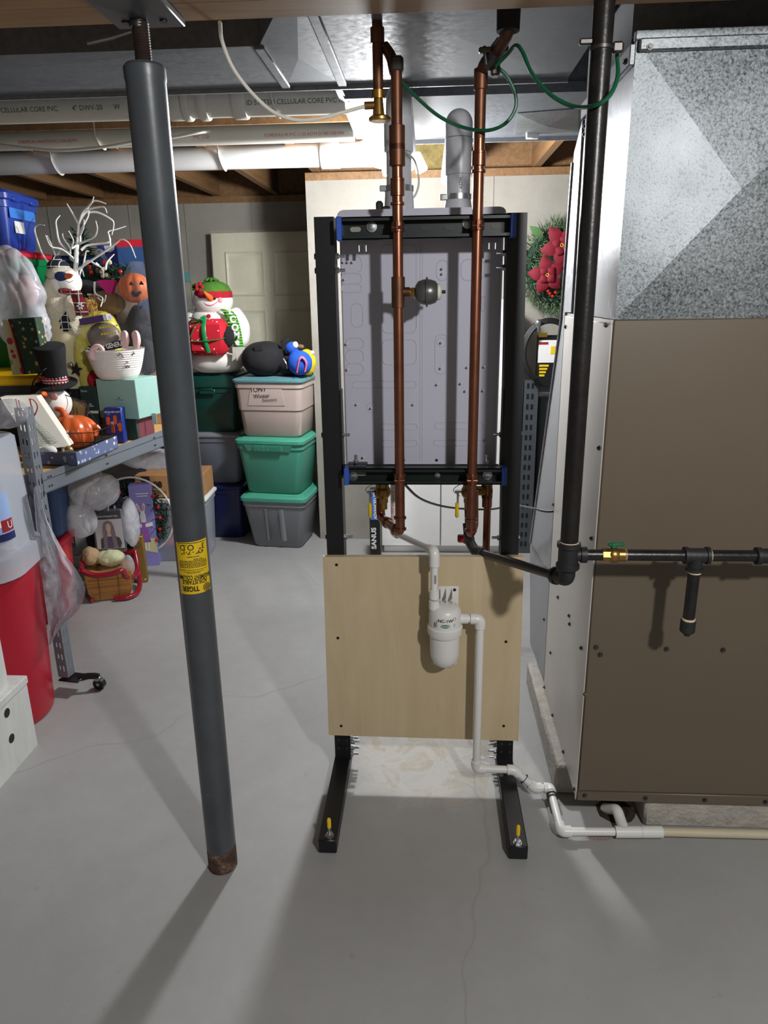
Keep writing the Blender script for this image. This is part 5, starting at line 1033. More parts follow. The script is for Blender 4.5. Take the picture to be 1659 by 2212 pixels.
# twig tree ---------------------------------------------------------------------
Yt=3.36
tw=thing('twig_tree','bare white twig tree rising above the cream snowman','decoration',V((P(168,640,Yt).x,Yt,ZS)))
C5=lambda x,y,d:P(x/4.74,380+y/4.74,Yt+d)
xb0=P(168,640,Yt).x
b=B(); b.tube([(xb0,Yt,ZS),(xb0,Yt,1.3),C5(788,1170,0),C5(776,950,0),C5(785,760,0),C5(800,620,0),C5(805,500,0)],[.014,.013,.012,.011,.010,.007,.006],8); b.lathe([(.05,0),(.05,.012),(.02,.02)],(xb0,Yt,ZS),16); obj('trunk',b,M3['twig'],tw)
rnd=random.Random(3)
for br in(((805,500),(850,370),(930,290),(960,215)),((850,400),(940,270),(1000,258),(1085,285)),((830,440),(900,350),(1030,318),(1075,330),(1095,380)),((890,375),(1000,375),(1130,440),(1165,490),(1145,605)),((800,490),(740,380),(685,285)),((820,690),(900,660),(970,620),(995,540),(980,460)),((770,860),(690,790),(620,745),(520,720),(465,605)),((830,760),(900,710),(1110,680),(1120,620),(1110,570),(1200,545),(1290,515)),((800,960),(900,890),(1080,770),(1190,690),(1250,650),(1330,700),(1390,840)),((790,1000),(600,960),(500,890),(430,790),(380,650),(355,540),(400,500),(455,505)),((700,780),(610,680),(580,540),(575,460),(615,405)),((820,960),(900,870),(1000,920),(1080,960)),((770,880),(720,840),(715,740),(650,640),(640,590)),((620,745),(575,820),(520,690),(480,610)),((810,940),(850,930),(880,780),(910,770)),((810,620),(850,540),(860,450)),((1080,770),(1130,720),(1115,600)),((790,1150),(830,960),(860,1030)),((820,680),(830,560),(900,420),(910,360)),((980,890),(1050,960),(1060,1040)),((1080,960),(1100,880),(1170,800)),((800,700),(730,740),(750,660),(700,560)),((970,1090),(975,1200),(1050,1250),(1030,1340)),((900,1215),(980,1230),(1060,1290),(1085,1225))):
    d0=rnd.uniform(-.12,.1); n=len(br); b=B(); pts=spl([C5(x,y,(d0 if y<1080 else -.12)*i/max(1,n-1)) for i,(x,y) in enumerate(br)],4); m=len(pts)
    b.tube(pts,[.0055-.0035*i/m for i in range(m)],6); obj('branch',b,M3['twig'],tw)
# small dark tree
Yk=3.62
kt=thing('small_pine','small dark artificial pine tree behind the twig tree','decoration',V((P(182,600,Yk).x,Yk,ZS)))
tc=V((P(182,600,Yk).x,Yk,0)); zt2=P(178,488,Yk).z
b=B(); b.cyl(tc+V((0,0,ZS)),tc+V((0,0,zt2-.03)),.012,.004); obj('trunk',b,M3['kraft'],kt)
b=B()
def kfn(r):
    h=r.random()**.7; z=1.25+(zt2-1.25)*(1-h); rad=.02+.12*h; a=r.uniform(0,6.28); q=r.random()**.5
    return V((tc.x+rad*q*math.cos(a),tc.y+rad*q*math.sin(a),z)),(math.cos(a),math.sin(a),r.uniform(-.2,.9))
needles(b,kfn,1500,.04,.004,random.Random(5)); obj('foliage',b,M3['pine'],kt,kind='stuff')
# printed boxes at back
c=P(248,565,3.62); carton('printed_box','blue twilight-printed carton behind the flower arrangement',c.x,3.72,8,1.28,.20,.14,P(248,530,3.65).z-1.28,M3['poly'])
c=P(248,565,3.62); carton('plain_box','plain brown carton under the twilight-printed carton',c.x,3.72,8,ZS,.2,.14,1.28-ZS,M3['card'])
c=P(306,560,3.5); t,_=carton('ornament_box','red and blue ornament carton at the far end of the rack',c.x-.05,3.56,8,1.2,.15,.08,P(300,518,3.52).z-1.2,M3['blue2'])
b=B(_); b.bx(-.0752,.0752,-.0402,.0402,P(300,533,3.52).z-1.2,P(300,517,3.52).z-1.2); obj('red_top',b,M3['red'],t)
carton('plain_box','low brown carton under the red and blue ornament carton',c.x-.05,3.56,8,ZS,.16,.10,1.2-ZS,M3['card'])
# flower arrangement
fa=thing('flower_garland','dark garland with red berries and pale flowers beside the twig tree','garland',P(235,610,3.5))
gc=P(238,592,3.5); b=B()
def gfn(r): 
    p_=gc+V((r.uniform(-.11,.10),r.uniform(-.05,.05),r.uniform(-.04,.03))); return p_,(r.uniform(-1,1),r.uniform(-1,.4),r.uniform(-.3,1))
needles(b,gfn,700,.035,.003,random.Random(8)); obj('greenery',b,M3['pine'],fa,kind='stuff')
for i in range(14): r=random.Random(i+40); obj('flower',B().ell(gc+V((r.uniform(-.08,.09),-.05,r.uniform(-.03,.06))),(.011,.008,.011),10,6,.3,60,i),(M3['berry'],M3['cream'],M3['kraft'])[i%3],fa)
obj('basket_core',B().ell(gc+V((0,.02,-.12)),(.11,.05,.11),20,14),M3['kraft'],fa)
# witch hat
wh=thing('felt_hat','black felt hat with a magenta lining tipped on its side','hat',P(225,650,3.42))
b=B(); MW=Matrix.Translation(P(212,635,3.44))@Matrix.Rotation(math.radians(60),4,'X')@Matrix.Rotation(math.radians(-25),4,'Y'); b.lathe([(.10,0),(.098,.004),(.05,.012),(.04,.05),(.02,.11),(.004,.13)],(0,0,0),24,MW); obj('hat_shell',b,M3['blackf'],wh)
b=B(); hp=[P(x,y,3.33) for x,y in((207,607),(222,604),(248,606),(244,622),(238,643),(226,628),(214,615))]; b.add(hp+[p_+V((0,.03,0)) for p_ in hp],[list(range(7)),list(range(7,14))[::-1]]+[(i,(i+1)%7,7+(i+1)%7,7+i) for i in range(7)]); obj('magenta_lining',b,M3['mag'],wh)
# brown cloth + straw
bag('burlap_bundle','crumpled brown burlap cloth above the yellow net bag',P(228,655,3.36),(.085,.06,.055),M3['kraft'],21,.25,12,None,'cloth')
b=B(); sc0=P(198,668,3.26)
def sfn(r): return sc0+V((r.uniform(-.022,.022),r.uniform(-.02,.02),r.uniform(-.05,.04))),(r.uniform(-.5,.5),r.uniform(-.6,.2),r.uniform(-1,.6))
needles(b,sfn,260,.03,.0018,random.Random(2)); obj('straw_tuft',b,M3['straw'],None,'tuft of yellow straw beside the tartan scarf','straw',None,'stuff')
b=B(); b.lathe([(.028,ZS),(.028,1.40),(.02,1.46),(.012,1.50),(.012,1.56)],(P(180,630,3.42).x,3.44,0),16); sb=obj('dark_bottle',b,M3['plaidr'],None,'narrow tartan-covered post beside the twig tree trunk','decoration')
# yellow net bag with books
yb=thing('yellow_net_bag','yellow net bag stuffed with a purple box and a printed carrier bag','bag',P(215,815,3.2))
Yy=3.2; ky=kpx(Yy)
b=B(); b.ell(P(218,735,Yy+.06),(48*ky,.06,66*ky),36,26,.10,12,6); obj('net_film',b,M3['bagy'],yb)
b=B(); b.ell(P(183,790,Yy+.02),(20*ky,.05,70*ky),24,20,.14,14,9,ZS); obj('net_drape',b,M3['bagy'],yb)
b=B(); b.box(P(210,690,Yy-.03),(58*ky,.04,12*ky),None,.002); 
pm=Matrix.Translation(P(206,690,Yy-.04))@Matrix.Rotation(math.radians(-9),4,'Y'); b=B(pm); b.box((0,0,0),(62*ky,.045,13*ky),None,.002); obj('purple_box',b,M3['purple'],yb)
b=B(pm); b.box((27*ky,-.001,0),(8*ky,.046,12*ky)); obj('white_end',b,MT['white'],yb)
b=B(); b.ell(P(226,728,Yy-.02),(38*ky,.05,30*ky),30,20,.06,12,4); obj('grey_carrier',b,mat('grey_carrier',(112,104,96),.4,0,.1,14),yb)
b=B(); q=[P(190,748,Yy-.055),P(268,734,Yy-.055),P(270,750,Yy-.055),P(192,764,Yy-.055)]; b.sheet([[q[3],q[2]],[q[0],q[1]]],.004); obj('black_band',b,M3['blackf'],yb)
for s_,x,y,sz,m_,a in(('DOLLAR GENERAL',230,749,.029,MT['inkw'],10),('CELEBRATE',238,718,.018,MT['yellow'],8),('HALLOWEEN',240,704,.014,MT['yellow'],8)):
    if s_=='DOLLAR GENERAL': text('lettering',s_,sz,Matrix.Translation(P(x,y,Yy-.062))@FACE@Matrix.Rotation(math.radians(a),4,'Z'),m_,yb,None,.72,.0005)
b=B()
for r_,y in((0,708),(1,722)):
    for i in range(7): b.box(P(216+i*6+r_*4,y-i*.8,Yy-.072),(.008,.002,.007))
obj('gold_print',b,MT['yellow'],yb)
# rope basket
Yr=3.16; kr=kpx(Yr)
zbk=P(255,816,Yr).z; ztk=P(255,755,Yr).z; xrk=P(252,780,Yr).x
rb=thing('rope_basket','white rope basket with a sleepy bunny face on the mint box','basket',(xrk,Yr,zbk))
b=B(); prf=[]; nn=13
for i in range(nn+1):
    z=zbk+(ztk-zbk)*i/nn; r_=.078+.044*(i/nn)**.6
    prf+=[(r_,z),(r_+.0035,z+(ztk-zbk)/nn*.5)]
prf.append((.122,ztk)); prf+=[(.112,ztk),(.07,zbk+.01)]
b.lathe(prf,(xrk,Yr,0),40); obj('coiled_wall',b,MT['white'] if 0 else mat('white_rope_cloth',(234,230,226),.95,0,.04,60,.5,220),rb)
def bkp(u,z,dr=.003): 
    r_=.078+.044*((z-zbk)/(ztk-zbk))**.6+dr; a=-PI/2+u/.115; return V((xrk+r_*math.cos(a),Yr+r_*math.sin(a),z))
zz=lambda y:P(255,y,Yr-.11).z
for pts in([(.055,771),(.062,767),(.070,768),(.076,776)],[(.115,772),(.121,767),(.127,768)]):
    b=B(); b.tube([bkp(u,zz(y)+.004) for u,y in pts],.0016,5); 
    for u,y in pts[:2]: b.tube([bkp(u,zz(y)+.004),bkp(u-.003,zz(y)+.012)],.0012,4)
    obj('closed_eye',b,MT['ink'],rb)
obj('pink_nose',B().ell(bkp(.093,zz(783)),(.006,.003,.005),10,6),M3['pinkl'],rb)
b=B(); b.tube(spl([bkp(.080,zz(791)),bkp(.086,zz(796)),bkp(.092,zz(791)),bkp(.098,zz(796)),bkp(.104,zz(792))],4),.0014,5); obj('mouth',b,MT['ink'],rb)
for pts in(([(202,778),(198,765),(203,752),(214,748),(222,756),(225,768)],),): 
    b=B(); b.tube(spl([P(x,y,Yr-.105) for x,y in pts[0]],4),[.010,.014,.016,.016,.014,.014,.013,.012,.012,.012,.012,.010,.010,.009,.009,.008,.008,.007,.006,.005,.004],8); obj('pink_ear',b,M3['pinkl'],rb)
for q in((271,742,262,715),(296,742,286,716)):
    b=B(); b.tube(spl([P(q[0]-2,752,Yr-.02),P((q[0]+q[2])/2+4,735,Yr-.02),P(q[2]+6,722,Yr-.01),P(q[2]+2,716,Yr-.01)],4),[.016,.02,.023,.025,.026,.026,.026,.025,.024,.022,.02,.016,.010],10,flat=.6); obj('plush_ear',b,M3['pinkl'],rb)
# mint box on dark green box
zd=P(300,905,3.1).z; zm=zbk-.001
dgx=-1.345; 
t,_=carton('card_box','small dark green carton under the mint box',-1.335,3.18,-14,ZS,.11,.13,zd-ZS,M3['dkg'])
b=B(_); b.bx(.052,.0556,-.05,.06,.004,(zd-ZS)*.98); obj('maroon_side',b,mat('maroon_card',(112,52,62),.6,0,.06),t)
t,_=carton('mint_box','mint green gift carton standing above the small dark green carton',-1.352,3.19,-14,zd+.001,.205,.17,zm-zd-.001,M3['mint'])
hh=zm-zd
b=B(_); b.box((-.0,-.0855,hh-.012),(.045,.002,.024),None,.0005); obj('tuck_flap',b,M3['mint'],t)
b=B(_); b.box((.01,-.0856,hh*.48),(.045,.001,.003)); b.box((.01,-.0856,hh*.53),(.01,.001,.008)); obj('small_print',b,MT['inkgr'],t)
b=B(); c=P(333,900,3.17); b.box(c+V((0,0,-.01)),(.02,.003,.05)); obj('green_tag',b,M3['mint'],None,'thin mint paper strip hanging below the mint box','paper')
# dark boxes
c=P(158,860,3.2); t,_=carton('candle_box','black carton lettered in grey beside the snowman head',c.x,3.2,-6,ZS,.095,.09,P(158,838,3.2).z-ZS,M3['blackf'])
text('lettering','Sentosa',.016,_@Matrix.Translation((.0,-.0465,P(158,846,3.2).z-ZS))@FACE,MT['inkgr'],t)
c=P(197,860,3.17); t,_=carton('candle_box','dark green carton with white print between the black carton and the mint box',c.x,3.2,-6,ZS,.082,.09,P(197,834,3.17).z-ZS,M3['dkg'])
hb=P(197,834,3.17).z-ZS
text('lettering','Sento',.014,_@Matrix.Translation((-.018,-.0465,hb-.02))@FACE,MT['inkw'],t); 
b=B(_)
for i in range(4): b.box((-.015+.006*i,-.046,hb-.07-.006*i),(.03+.006*(i%2),.001,.003))
b.box((0,-.046,.12),(.078,.001,.012)); obj('white_print',b,MT['inkw'],t)
c=P(205,905,3.12); carton('shoe_box','pinkish brown carton lying behind the pumpkin basket',c.x-.03,3.2,-6,ZS,.20,.06,.10,mat('rose_card',(146,118,106),.8,0,.05))
# flame lamp carton
c=F(252,958,ZS); t,_=carton('bulb_carton','blue carton showing orange flame bulbs at the shelf edge',c.x-.004,c.y+.02,4,ZS,.075,.05,P(245,882,3.03).z-ZS,M3['bluep'],tilt=(-4,0))
hb=P(245,882,3.03).z-ZS
for i,(x,z) in enumerate(((-.022,.62),(.008,.66),(-.004,.42),(.026,.46))): obj('printed_bulb',B(_).loft([[(x+p[0],-.0252-q,hb*z+p[1]) for p in rr(.015,.04,.0074,0,4)] for q in(0,.0006)]),M3['orange'],t)
text('lettering','LED FLAME LIGHT',.0095,_@Matrix.Translation((0,-.026,hb*.88))@FACE,MT['inkw'],t,None,.95,.0002)
# wire basket, framed sign, pumpkin
Yp=2.93; kp=kpx(Yp)
pc=V((P(156,920,Yp).x,Yp,ZS))
pk=thing('ceramic_pumpkin','glossy orange ceramic pumpkin sitting in the black wire basket','pumpkin',pc)
b=B(); rings=[]
for j in range(0,15):
    t_=PI*(.06+.94*j/14); row=[]
    for i in range(64):
        a=2*PI*i/64; lob=1-.10*abs(math.cos(a*5))**3; row.append((pc.x+.105*math.sin(t_)**.75*lob*math.cos(a),pc.y+.09*math.sin(t_)**.75*lob*math.sin(a),ZS+.072-.070*math.cos(t_)*(1) ))
    rings.append(row)
b.loft(rings); obj('shell',b,M3['pumpk'],pk)
b=B(); s0=V((pc.x-.02,pc.y-.01,ZS+.134)); b.tube(spl([s0,s0+V((-.005,0,.02)),s0+V((-.015,0,.034)),s0+V((-.032,-.004,.040))],4),[.015]*5+[.012]*4+[.01]*4,10); obj('stem',b,M3['pumpk'],pk)
b=B(); b.tube([pc+V((.09,-.01,.09)),pc+V((.115,-.01,.093)),pc+V((.125,-.01,.085))],[.014,.012,.005],10); obj('side_leaf',b,M3['pumpk'],pk)
wkt=thing('wire_basket','black wire basket around the ceramic pumpkin','basket',pc+V((.02,-.03,0)))
bw=[(-.115,-.11),(.135,-.095),(.14,.08),(-.115,.095)]
b=B()
for z in(.006,.045,.085): 
    b.tube([V((pc.x+x,pc.y+y,ZS+z+(.006 if z<.01 else 0))) for x,y in bw],.0018,5,closed=True)
obj('rim_wires',b,M3['wire'],wkt,kind='stuff')
uw=mkmesh('upright_wire',B().cyl((0,0,.006),(0,0,.087),.0014,n=5),M3['wire'])
for i in range(4):
    a=V((*bw[i],0)); c_=V((*bw[(i+1)%4],0))
    for j in range(5): p_=a+(c_-a)*j/5; inst('upright_wire',uw,(pc.x+p_.x,pc.y+p_.y,ZS),wkt)
b=B(); b.tube(fil([V((pc.x-.09,pc.y+.08,ZS+.06)),P(105,842,Yp+.04),P(178,865,Yp+.04),V((pc.x+.09,pc.y+.08,ZS+.06))],.015),.0022,6); obj('back_handle',b,M3['wire'],wkt)
fs=thing('framed_sign','small framed sign with gold scrollwork behind the pumpkin','sign',P(145,915,3.0))
MF=Matrix.Translation(P(148,888,3.005))@Matrix.Rotation(math.radians(13),4,'Y')@Matrix.Rotation(math.radians(-10),4,'X')
b=B(MF); b.bx(-.078,.078,0,.008,-.055,.055); obj('panel',b,mat('olive_print',(120,112,70),.6,0,.15,30),fs)
b=B(MF)
for q in((-.082,.082,-.058,-.050),(-.082,.082,.050,.058),(-.082,-.074,-.058,.058),(.074,.082,-.058,.058)): b.bx(q[0],q[1],-.006,.01,q[2],q[3])
obj('frame',b,mat('dark_violet_frame',(44,34,48),.4,0,.08),fs)
b=B(MF)
for sx in(-1,1):
    for sz in(-1,1):
        b.tube([(sx*(.062-.012*math.cos(t_)*(1-t_/9)),-.001,sz*(.038-.010*math.sin(t_)*(1-t_/9))) for t_ in [i*.5 for i in range(14)]],.0016,5)
obj('gold_scroll',b,M3['globe'],fs)
b=B(MF); 
for i in range(6): b.tube([(-.035+i*.014+.004*math.sin(j),-.001,-.012+.007*j) for j in range(6)],.0014,4)
obj('script_print',b,MT['ink'],fs)
# gift bag with tree
gb=thing('gift_bag','ivory gift bag printed with a tree and tied with red ribbon','gift bag',P(90,975,2.72))
Yg=2.70; gq=[P(76,973,Yg),P(148,962,Yg+.05),P(74,855,Yg+.08),P(20,856,Yg)]
b=B(); g0=[P(74,975,Yg),P(150,963,Yg+.08),P(78,856,Yg+.10),P(0,858,Yg+.02)]
up_=V((0,.05,0)); b.add(g0+[p_+up_+V((-.005,0,0)) for p_ in g0],[(0,1,2,3),(7,6,5,4),(0,4,5,1),(1,5,6,2),(2,6,7,3),(3,7,4,0)]); obj('paper_body',b,mat('ivory_paper',(240,236,224),.6,0,.02),gb)
def gpt(u,v): return (g0[0]*(1-u)+g0[1]*u)*(1-v)+(g0[3]*(1-u)+g0[2]*u)*v+V((.002,-.004,0))
b=B()
for i in range(16):
    v=.10+i*.035; w_=.26*(1-i/17); 
    for s_ in(-1,1): b.tube([gpt(.52,v+.05),gpt(.52+s_*w_*.5,v+.01),gpt(.52+s_*w_,v+.02)],.0011,4)
obj('printed_tree',b,mat('pale_green_ink',(150,164,148),.7,0,.2,60),gb)
for rp in([(34,862),(38,880),(46,897),(58,906),(70,903),(79,888),(80,875),(72,864),(64,862)],[(40,864),(44,880),(52,895),(60,903)],[(64,862),(68,878),(72,890),(74,898)]):
    b=B(); b.tube(spl([P(x,y,Yg-.10+.02*math.sin(x*.1)) for x,y in rp],5),.0045,8,flat=.4); obj('ribbon_handle',b,M3['ribr'],gb)
# snow tray
tr=thing('snow_tray','open shallow cardboard tray with a blue snowfall print at the shelf edge','tray',V((-1.42,2.75,ZS)))
A_=F(72,1004,ZS+.002);B_=V((-1.335,2.60,ZS+.002));C_=V((-1.315,2.93,ZS+.002));D_=V((A_.x+.02,2.93,ZS+.002)); hz=.052
def wallp(p,q,m,nm,th=.003):
    b=B(); n_=(q-p).cross(V((0,0,1))).normalized()*th; up2=V((0,0,hz)); b.add([p,q,q+up2,p+up2,p-n_,q-n_,q+up2-n_,p+up2-n_],[(0,1,2,3),(7,6,5,4),(0,4,5,1),(1,5,6,2),(2,6,7,3),(3,7,4,0)]); obj(nm,b,m,tr)
wallp(A_,B_,M3['snowp'],'side_wall'); wallp(B_,C_,M3['snowp'],'side_wall'); wallp(C_,D_,M3['tray'],'side_wall'); wallp(D_,A_,M3['tray'],'side_wall')
b=B(); b.add([A_,B_,C_,D_]+[p_+V((0,0,.003)) for p_ in(A_,B_,C_,D_)],[(3,2,1,0),(4,5,6,7),(0,1,5,4),(1,2,6,5),(2,3,7,6),(3,0,4,7)]); obj('base',b,M3['tray'],tr)
obj('glass_bauble',B().ell(V((-1.405,2.68,ZS+.044)),(.02,.02,.02),20,14),M3['globe'],None,'shiny pale gold bauble in the snow tray','ornament')
bag('white_stone','small rough white stone in the snow tray',V((-1.475,2.66,ZS+.045)),(.035,.025,.022),M3['facew'],31,.2,30,None,'stone',24,14)
# pumpkin bag
pg=thing('pumpkin_bag','clear dark bag holding a rubber pumpkin mask at the end of the shelf','bag',P(300,815,3.36))
Yq=3.36; kq=kpx(Yq)
b=B(); mc=P(291,622,Yq); rings=[]
for j in range(1,18):
    t_=PI*j/18; rings.append([(mc.x+.074*math.sin(t_)*(1-.12*abs(math.sin(a_*3.5))**4)*math.cos(a_),mc.y+.07*math.sin(t_)*(1-.12*abs(math.sin(a_*3.5))**4)*math.sin(a_),mc.z-.066*math.cos(t_)) for a_ in [2*PI*i/56 for i in range(56)]])
b.loft(rings); obj('pumpkin_mask',b,M3['pumpr'],pg)
b=B()
for x,y in((283,612),(305,611)): b.add([P(x-5,y+4,Yq-.071),P(x+6,y+4,Yq-.071),P(x,y-5,Yq-.068)],[(0,1,2)])
b.add([P(282,632,Yq-.070),P(288,628,Yq-.073),P(294,634,Yq-.073),P(300,628,Yq-.073),P(307,631,Yq-.069),P(298,641,Yq-.070),P(288,641,Yq-.070)],[(0,1,2,3,4,5,6)]); obj('carved_face',b,M3['blackf'],pg)
b=B(); rings=[]
for j in range(22):
    t_=j/21; y=565+(808-565)*t_; cx_=294+22*t_**1.2; w_=(12+34*min(1,t_*3.2)-6*max(0,t_-.5)) ; d_=.05+.05*min(1,t_*3)
    c=P(cx_,y,Yq); rings.append([c+V((w_*kq*math.cos(2*PI*i/40)*(1+.10*noise.noise(V((math.cos(2*PI*i/40)*3,math.sin(2*PI*i/40)*3,t_*9)))),d_*math.sin(2*PI*i/40)*(1+.10*noise.noise(V((math.cos(2*PI*i/40)*3,math.sin(2*PI*i/40)*3,t_*9+5)))),.006*noise.noise(V((i,j*.7,2))))) for i in range(40)])
b.loft(rings); obj('bag_film',b,film('smoke_bag_film',(120,122,130),.2,.1,1,22),pg)
b=B(); b.ell(P(308,735,Yq+.02),(36*kq,.075,76*kq),48,36,.12,7,9); crease(b,P(312,735,Yq+.02),4,.02,14); obj('black_contents',b,M3['blackf'],pg)
bag('red_cloth','dark red cloth tucked under the white rope basket',P(205,822,3.22),(.05,.04,.05),M3['redf'],41,.2,14,None,'cloth',24,16)
# ================================================================== BELOW THE SHELF
t,_=tote('storage_tote','red tote on the floor under the shelf beside the sleigh',-1.89,3.10,9,0,.36,.20,.43,M3['red'],M3['red'],.04,.86)
tote('storage_tote','blue tote stacked on the red tote under the shelf',-1.86,3.10,9,.431,.34,.19,.36,M3['blue2'],M3['blue2'],.03,.93)
bag('white_bag','bulging white plastic bag hanging just under the shelf beam',P(205,1060,3.25),(.125,.10,.10),M3['bagw'],51,.16,10,None)
bag('white_bag','small white plastic bag between the blue tote and the wig package',P(175,1125,3.2),(.075,.07,.09),M3['bagw'],52,.16,12,None)
bag('white_bag','narrow white plastic bag between the wig package and the lilac carton',P(282,1130,3.5),(.045,.06,.13),M3['bagw'],53,.22,16,None)
bag('navy_bag','dark navy plastic bag behind the wig package',P(228,1130,3.62),(.135,.10,.22),M3['bagn'],54,.12,10,.003)
bag('white_bag','white plastic bag lying on the cardboard box at the end of the rack',P(335,992,3.72),(.20,.10,.055),M3['bagw'],55,.12,12,None)
# wig package
wg=thing('wig_package','clear packet with a photo of a long straight grey wig','package',P(238,1190,3.42))
Yw=3.42; MWg=Matrix.Translation(P(236,1146,Yw))@Matrix.Rotation(math.radians(-3.5),4,'Y')@Matrix.Rotation(math.radians(-6),4,'X'); kw=kpx(Yw)
b=B(MWg); b.box((0,0,0),(68*kw,.006,92*kw),None,.002); obj('card_back',b,M3['blackf'],wg)
b=B(MWg); b.box((0,-.004,-8*kw),(66*kw,.002,70*kw)); obj('photo_backdrop',b,M3['graypaper'],wg)
def flat(pts,m,nm,dy): b=B(MWg); b.prism([(x*kw,-y*kw) for x,y in pts],FACE@Matrix.Translation((0,0,dy)),.0006); obj(nm,b,m,wg)
flat([(-24,42),(-22,20),(-12,12),(12,12),(24,18),(28,30),(24,42)],M3['blackf'],'printed_sleeves',.0052)
flat([(-16,42),(-14,-8),(-10,-20),(0,-25),(10,-20),(14,-8),(18,42),(8,42),(5,10),(-5,10),(-8,42)],M3['hairp'],'printed_hair',.0066)
flat([(-9,42),(-8,16),(8,16),(9,42)],M3['lav'],'printed_top',.0060)
flat([(-5,-14),(0,-18),(5,-14),(6,-4),(3,4),(0,6),(-3,4),(-6,-4)],M3['skin'],'printed_face',.0074)
flat([(-3,4),(3,4),(5,14),(-5,14)],M3['skin'],'printed_neck',.0070)
text('lettering','LONG STRAIGHT WIG',.0105,MWg@Matrix.Translation((0,-.0042,34*kw))@FACE,MT['inkw'],wg,None,1.05,.0002)
b=B(MWg); b.box((0,-.004,0),(74*kw,.016,104*kw),None,.006); obj('clear_sleeve',b,film('clear_sleeve',(225,225,230),.10,.08,.6,14),wg)
# lilac and gold cartons
lb_=F(340,1222); t,_=carton('bunny_carton','tall lilac carton printed with a white bunny in a dress',lb_.x-.06,lb_.y+.04,12,0,.125,.09,P(322,1048,3.8).z,M3['lil'],tilt=(0,0))
hb=P(322,1048,3.8).z
def lfl(pts,m,nm,dy): b=B(_); b.prism([(x,z*hb) for x,z in pts],Matrix.Translation((0,-.0455,0))@FACE@Matrix.Translation((0,0,dy)),.0006); obj(nm,b,m,t)
lfl([(-.06,.22),(.06,.16),(.06,.34),(.0,.36),(-.06,.3)],mat('printed_meadow',(206,202,150),.6,0,.1),'printed_meadow',.0002)
lfl([(-.02,.3),(.03,.3),(.022,.5),(.012,.55),(-.008,.55),(-.016,.5)],mat('printed_dress',(150,88,176),.6,0,.1),'printed_dress',.001)
lfl([(-.012,.55),(.014,.55),(.018,.63),(.01,.69),(-.006,.69),(-.014,.63)],MT['inkw'],'printed_head',.0016)
for x0_,x1_ in((-.008,-.026),(.008,.010)): lfl([(x0_-.004,.68),(x0_+.005,.68),(x1_+.009,.76),(x1_,.79),(x1_-.007,.75)],MT['inkw'],'printed_ear',.001)
for x0_,x1_ in((-.008,-.026),(.008,.010)): lfl([(x0_-.001,.69),(x0_+.002,.69),(x1_+.005,.75),(x1_,.77),(x1_-.003,.75)],M3['pinkf'],'printed_ear_lining',.0018)
for s_ in(-1,1): lfl([(s_*.01,.53),(s_*.05,.55),(s_*.05,.50),(s_*.01,.49)][::s_],MT['inkw'],'printed_arm',.0012)
lfl([(-.004,.2),(.002,.2),(.002,.3),(-.004,.3)],MT['inkw'],'printed_leg',.001); lfl([(.012,.2),(.018,.2),(.018,.3),(.012,.3)],MT['inkw'],'printed_leg',.001)
b=B(_)
for i in range(2): b.box((.01,-.046,hb*(.90-.03*i)),(.07-.01*i,.001,.004))
obj('white_print',b,MT['inkw'],t)
gb_=F(300,1260); t,_=carton('gold_carton','narrow gold carton standing beside the sleigh basket',gb_.x+.012,gb_.y+.03,14,0,.055,.05,P(298,1158,3.55).z,M3['gold'])
hb=P(298,1158,3.55).z; b=B(_); b.lathe([(.016,0),(.016,.001)],(0,-.0255,hb*.82),20,axis=(0,-1,0)); obj('red_seal',b,MT['red'],t); b=B(_); b.lathe([(.011,.001),(.011,.0018)],(0,-.0255,hb*.82),20,axis=(0,-1,0)); obj('green_seal',b,M3['leafm'],t)
obj('corner_dot',B(_).lathe([(.004,0),(.004,.001)],(.017,-.0255,.02),12,axis=(0,-1,0)),MT['white'],t)
b=B(); b.box((0,0,0),(.20,.10,.008),rot(-18,-8,10,P(268,1022,3.45))); obj('folded_card',b,mat('dark_card',(58,50,54),.7,0,.1),None,'dark folded cardboard flap below the shelf beam','cardboard')
# garland wreath in round clear bag
gw=thing('bagged_wreath','dark berry wreath stored in a round clear bag with white rim','wreath',P(300,1200,3.86))
Ywr=3.84; wc_=P(292,1115,Ywr); kw2=kpx(Ywr); Rw=90*kw2
b=B(); b.tube([wc_+V((Rw*math.cos(i*PI/24),0,Rw*1.03*math.sin(i*PI/24))) for i in range(48)],.006,8,closed=True); obj('white_rim',b,MT['wwire'],gw)
b=B(); b.tube([wc_+V((Rw*.52*math.cos(i*PI/24),-.01,Rw*.55*math.sin(i*PI/24))) for i in range(48)],.004,8,closed=True); obj('inner_rim',b,MT['wwire'],gw)
b=B(); b.lathe([(Rw*.5,0),(Rw*.5,.006),(Rw*.98,.006),(Rw*.98,0)],wc_+V((0,.03,0)),48,axis=(0,1,0)); obj('backing',b,M3['blackf'],gw)
b=B()
def wfn(r):
    a=r.uniform(0,6.28); q=Rw*(.74+r.uniform(-.13,.13)); return wc_+V((q*math.cos(a),r.uniform(-.02,.02),q*math.sin(a))),(r.uniform(-1,1),r.uniform(-1,.2),r.uniform(-1,1))
needles(b,wfn,900,.04,.004,random.Random(12)); obj('greenery',b,M3['pine'],gw,kind='stuff')
for i in range(16):
    r=random.Random(60+i); a=i*.39; q=Rw*(.74+r.uniform(-.1,.1)); obj('berry',B().ell(wc_+V((q*math.cos(a),-.03,q*math.sin(a))),(.011,.011,.011),10,8),M3['berry'],gw)
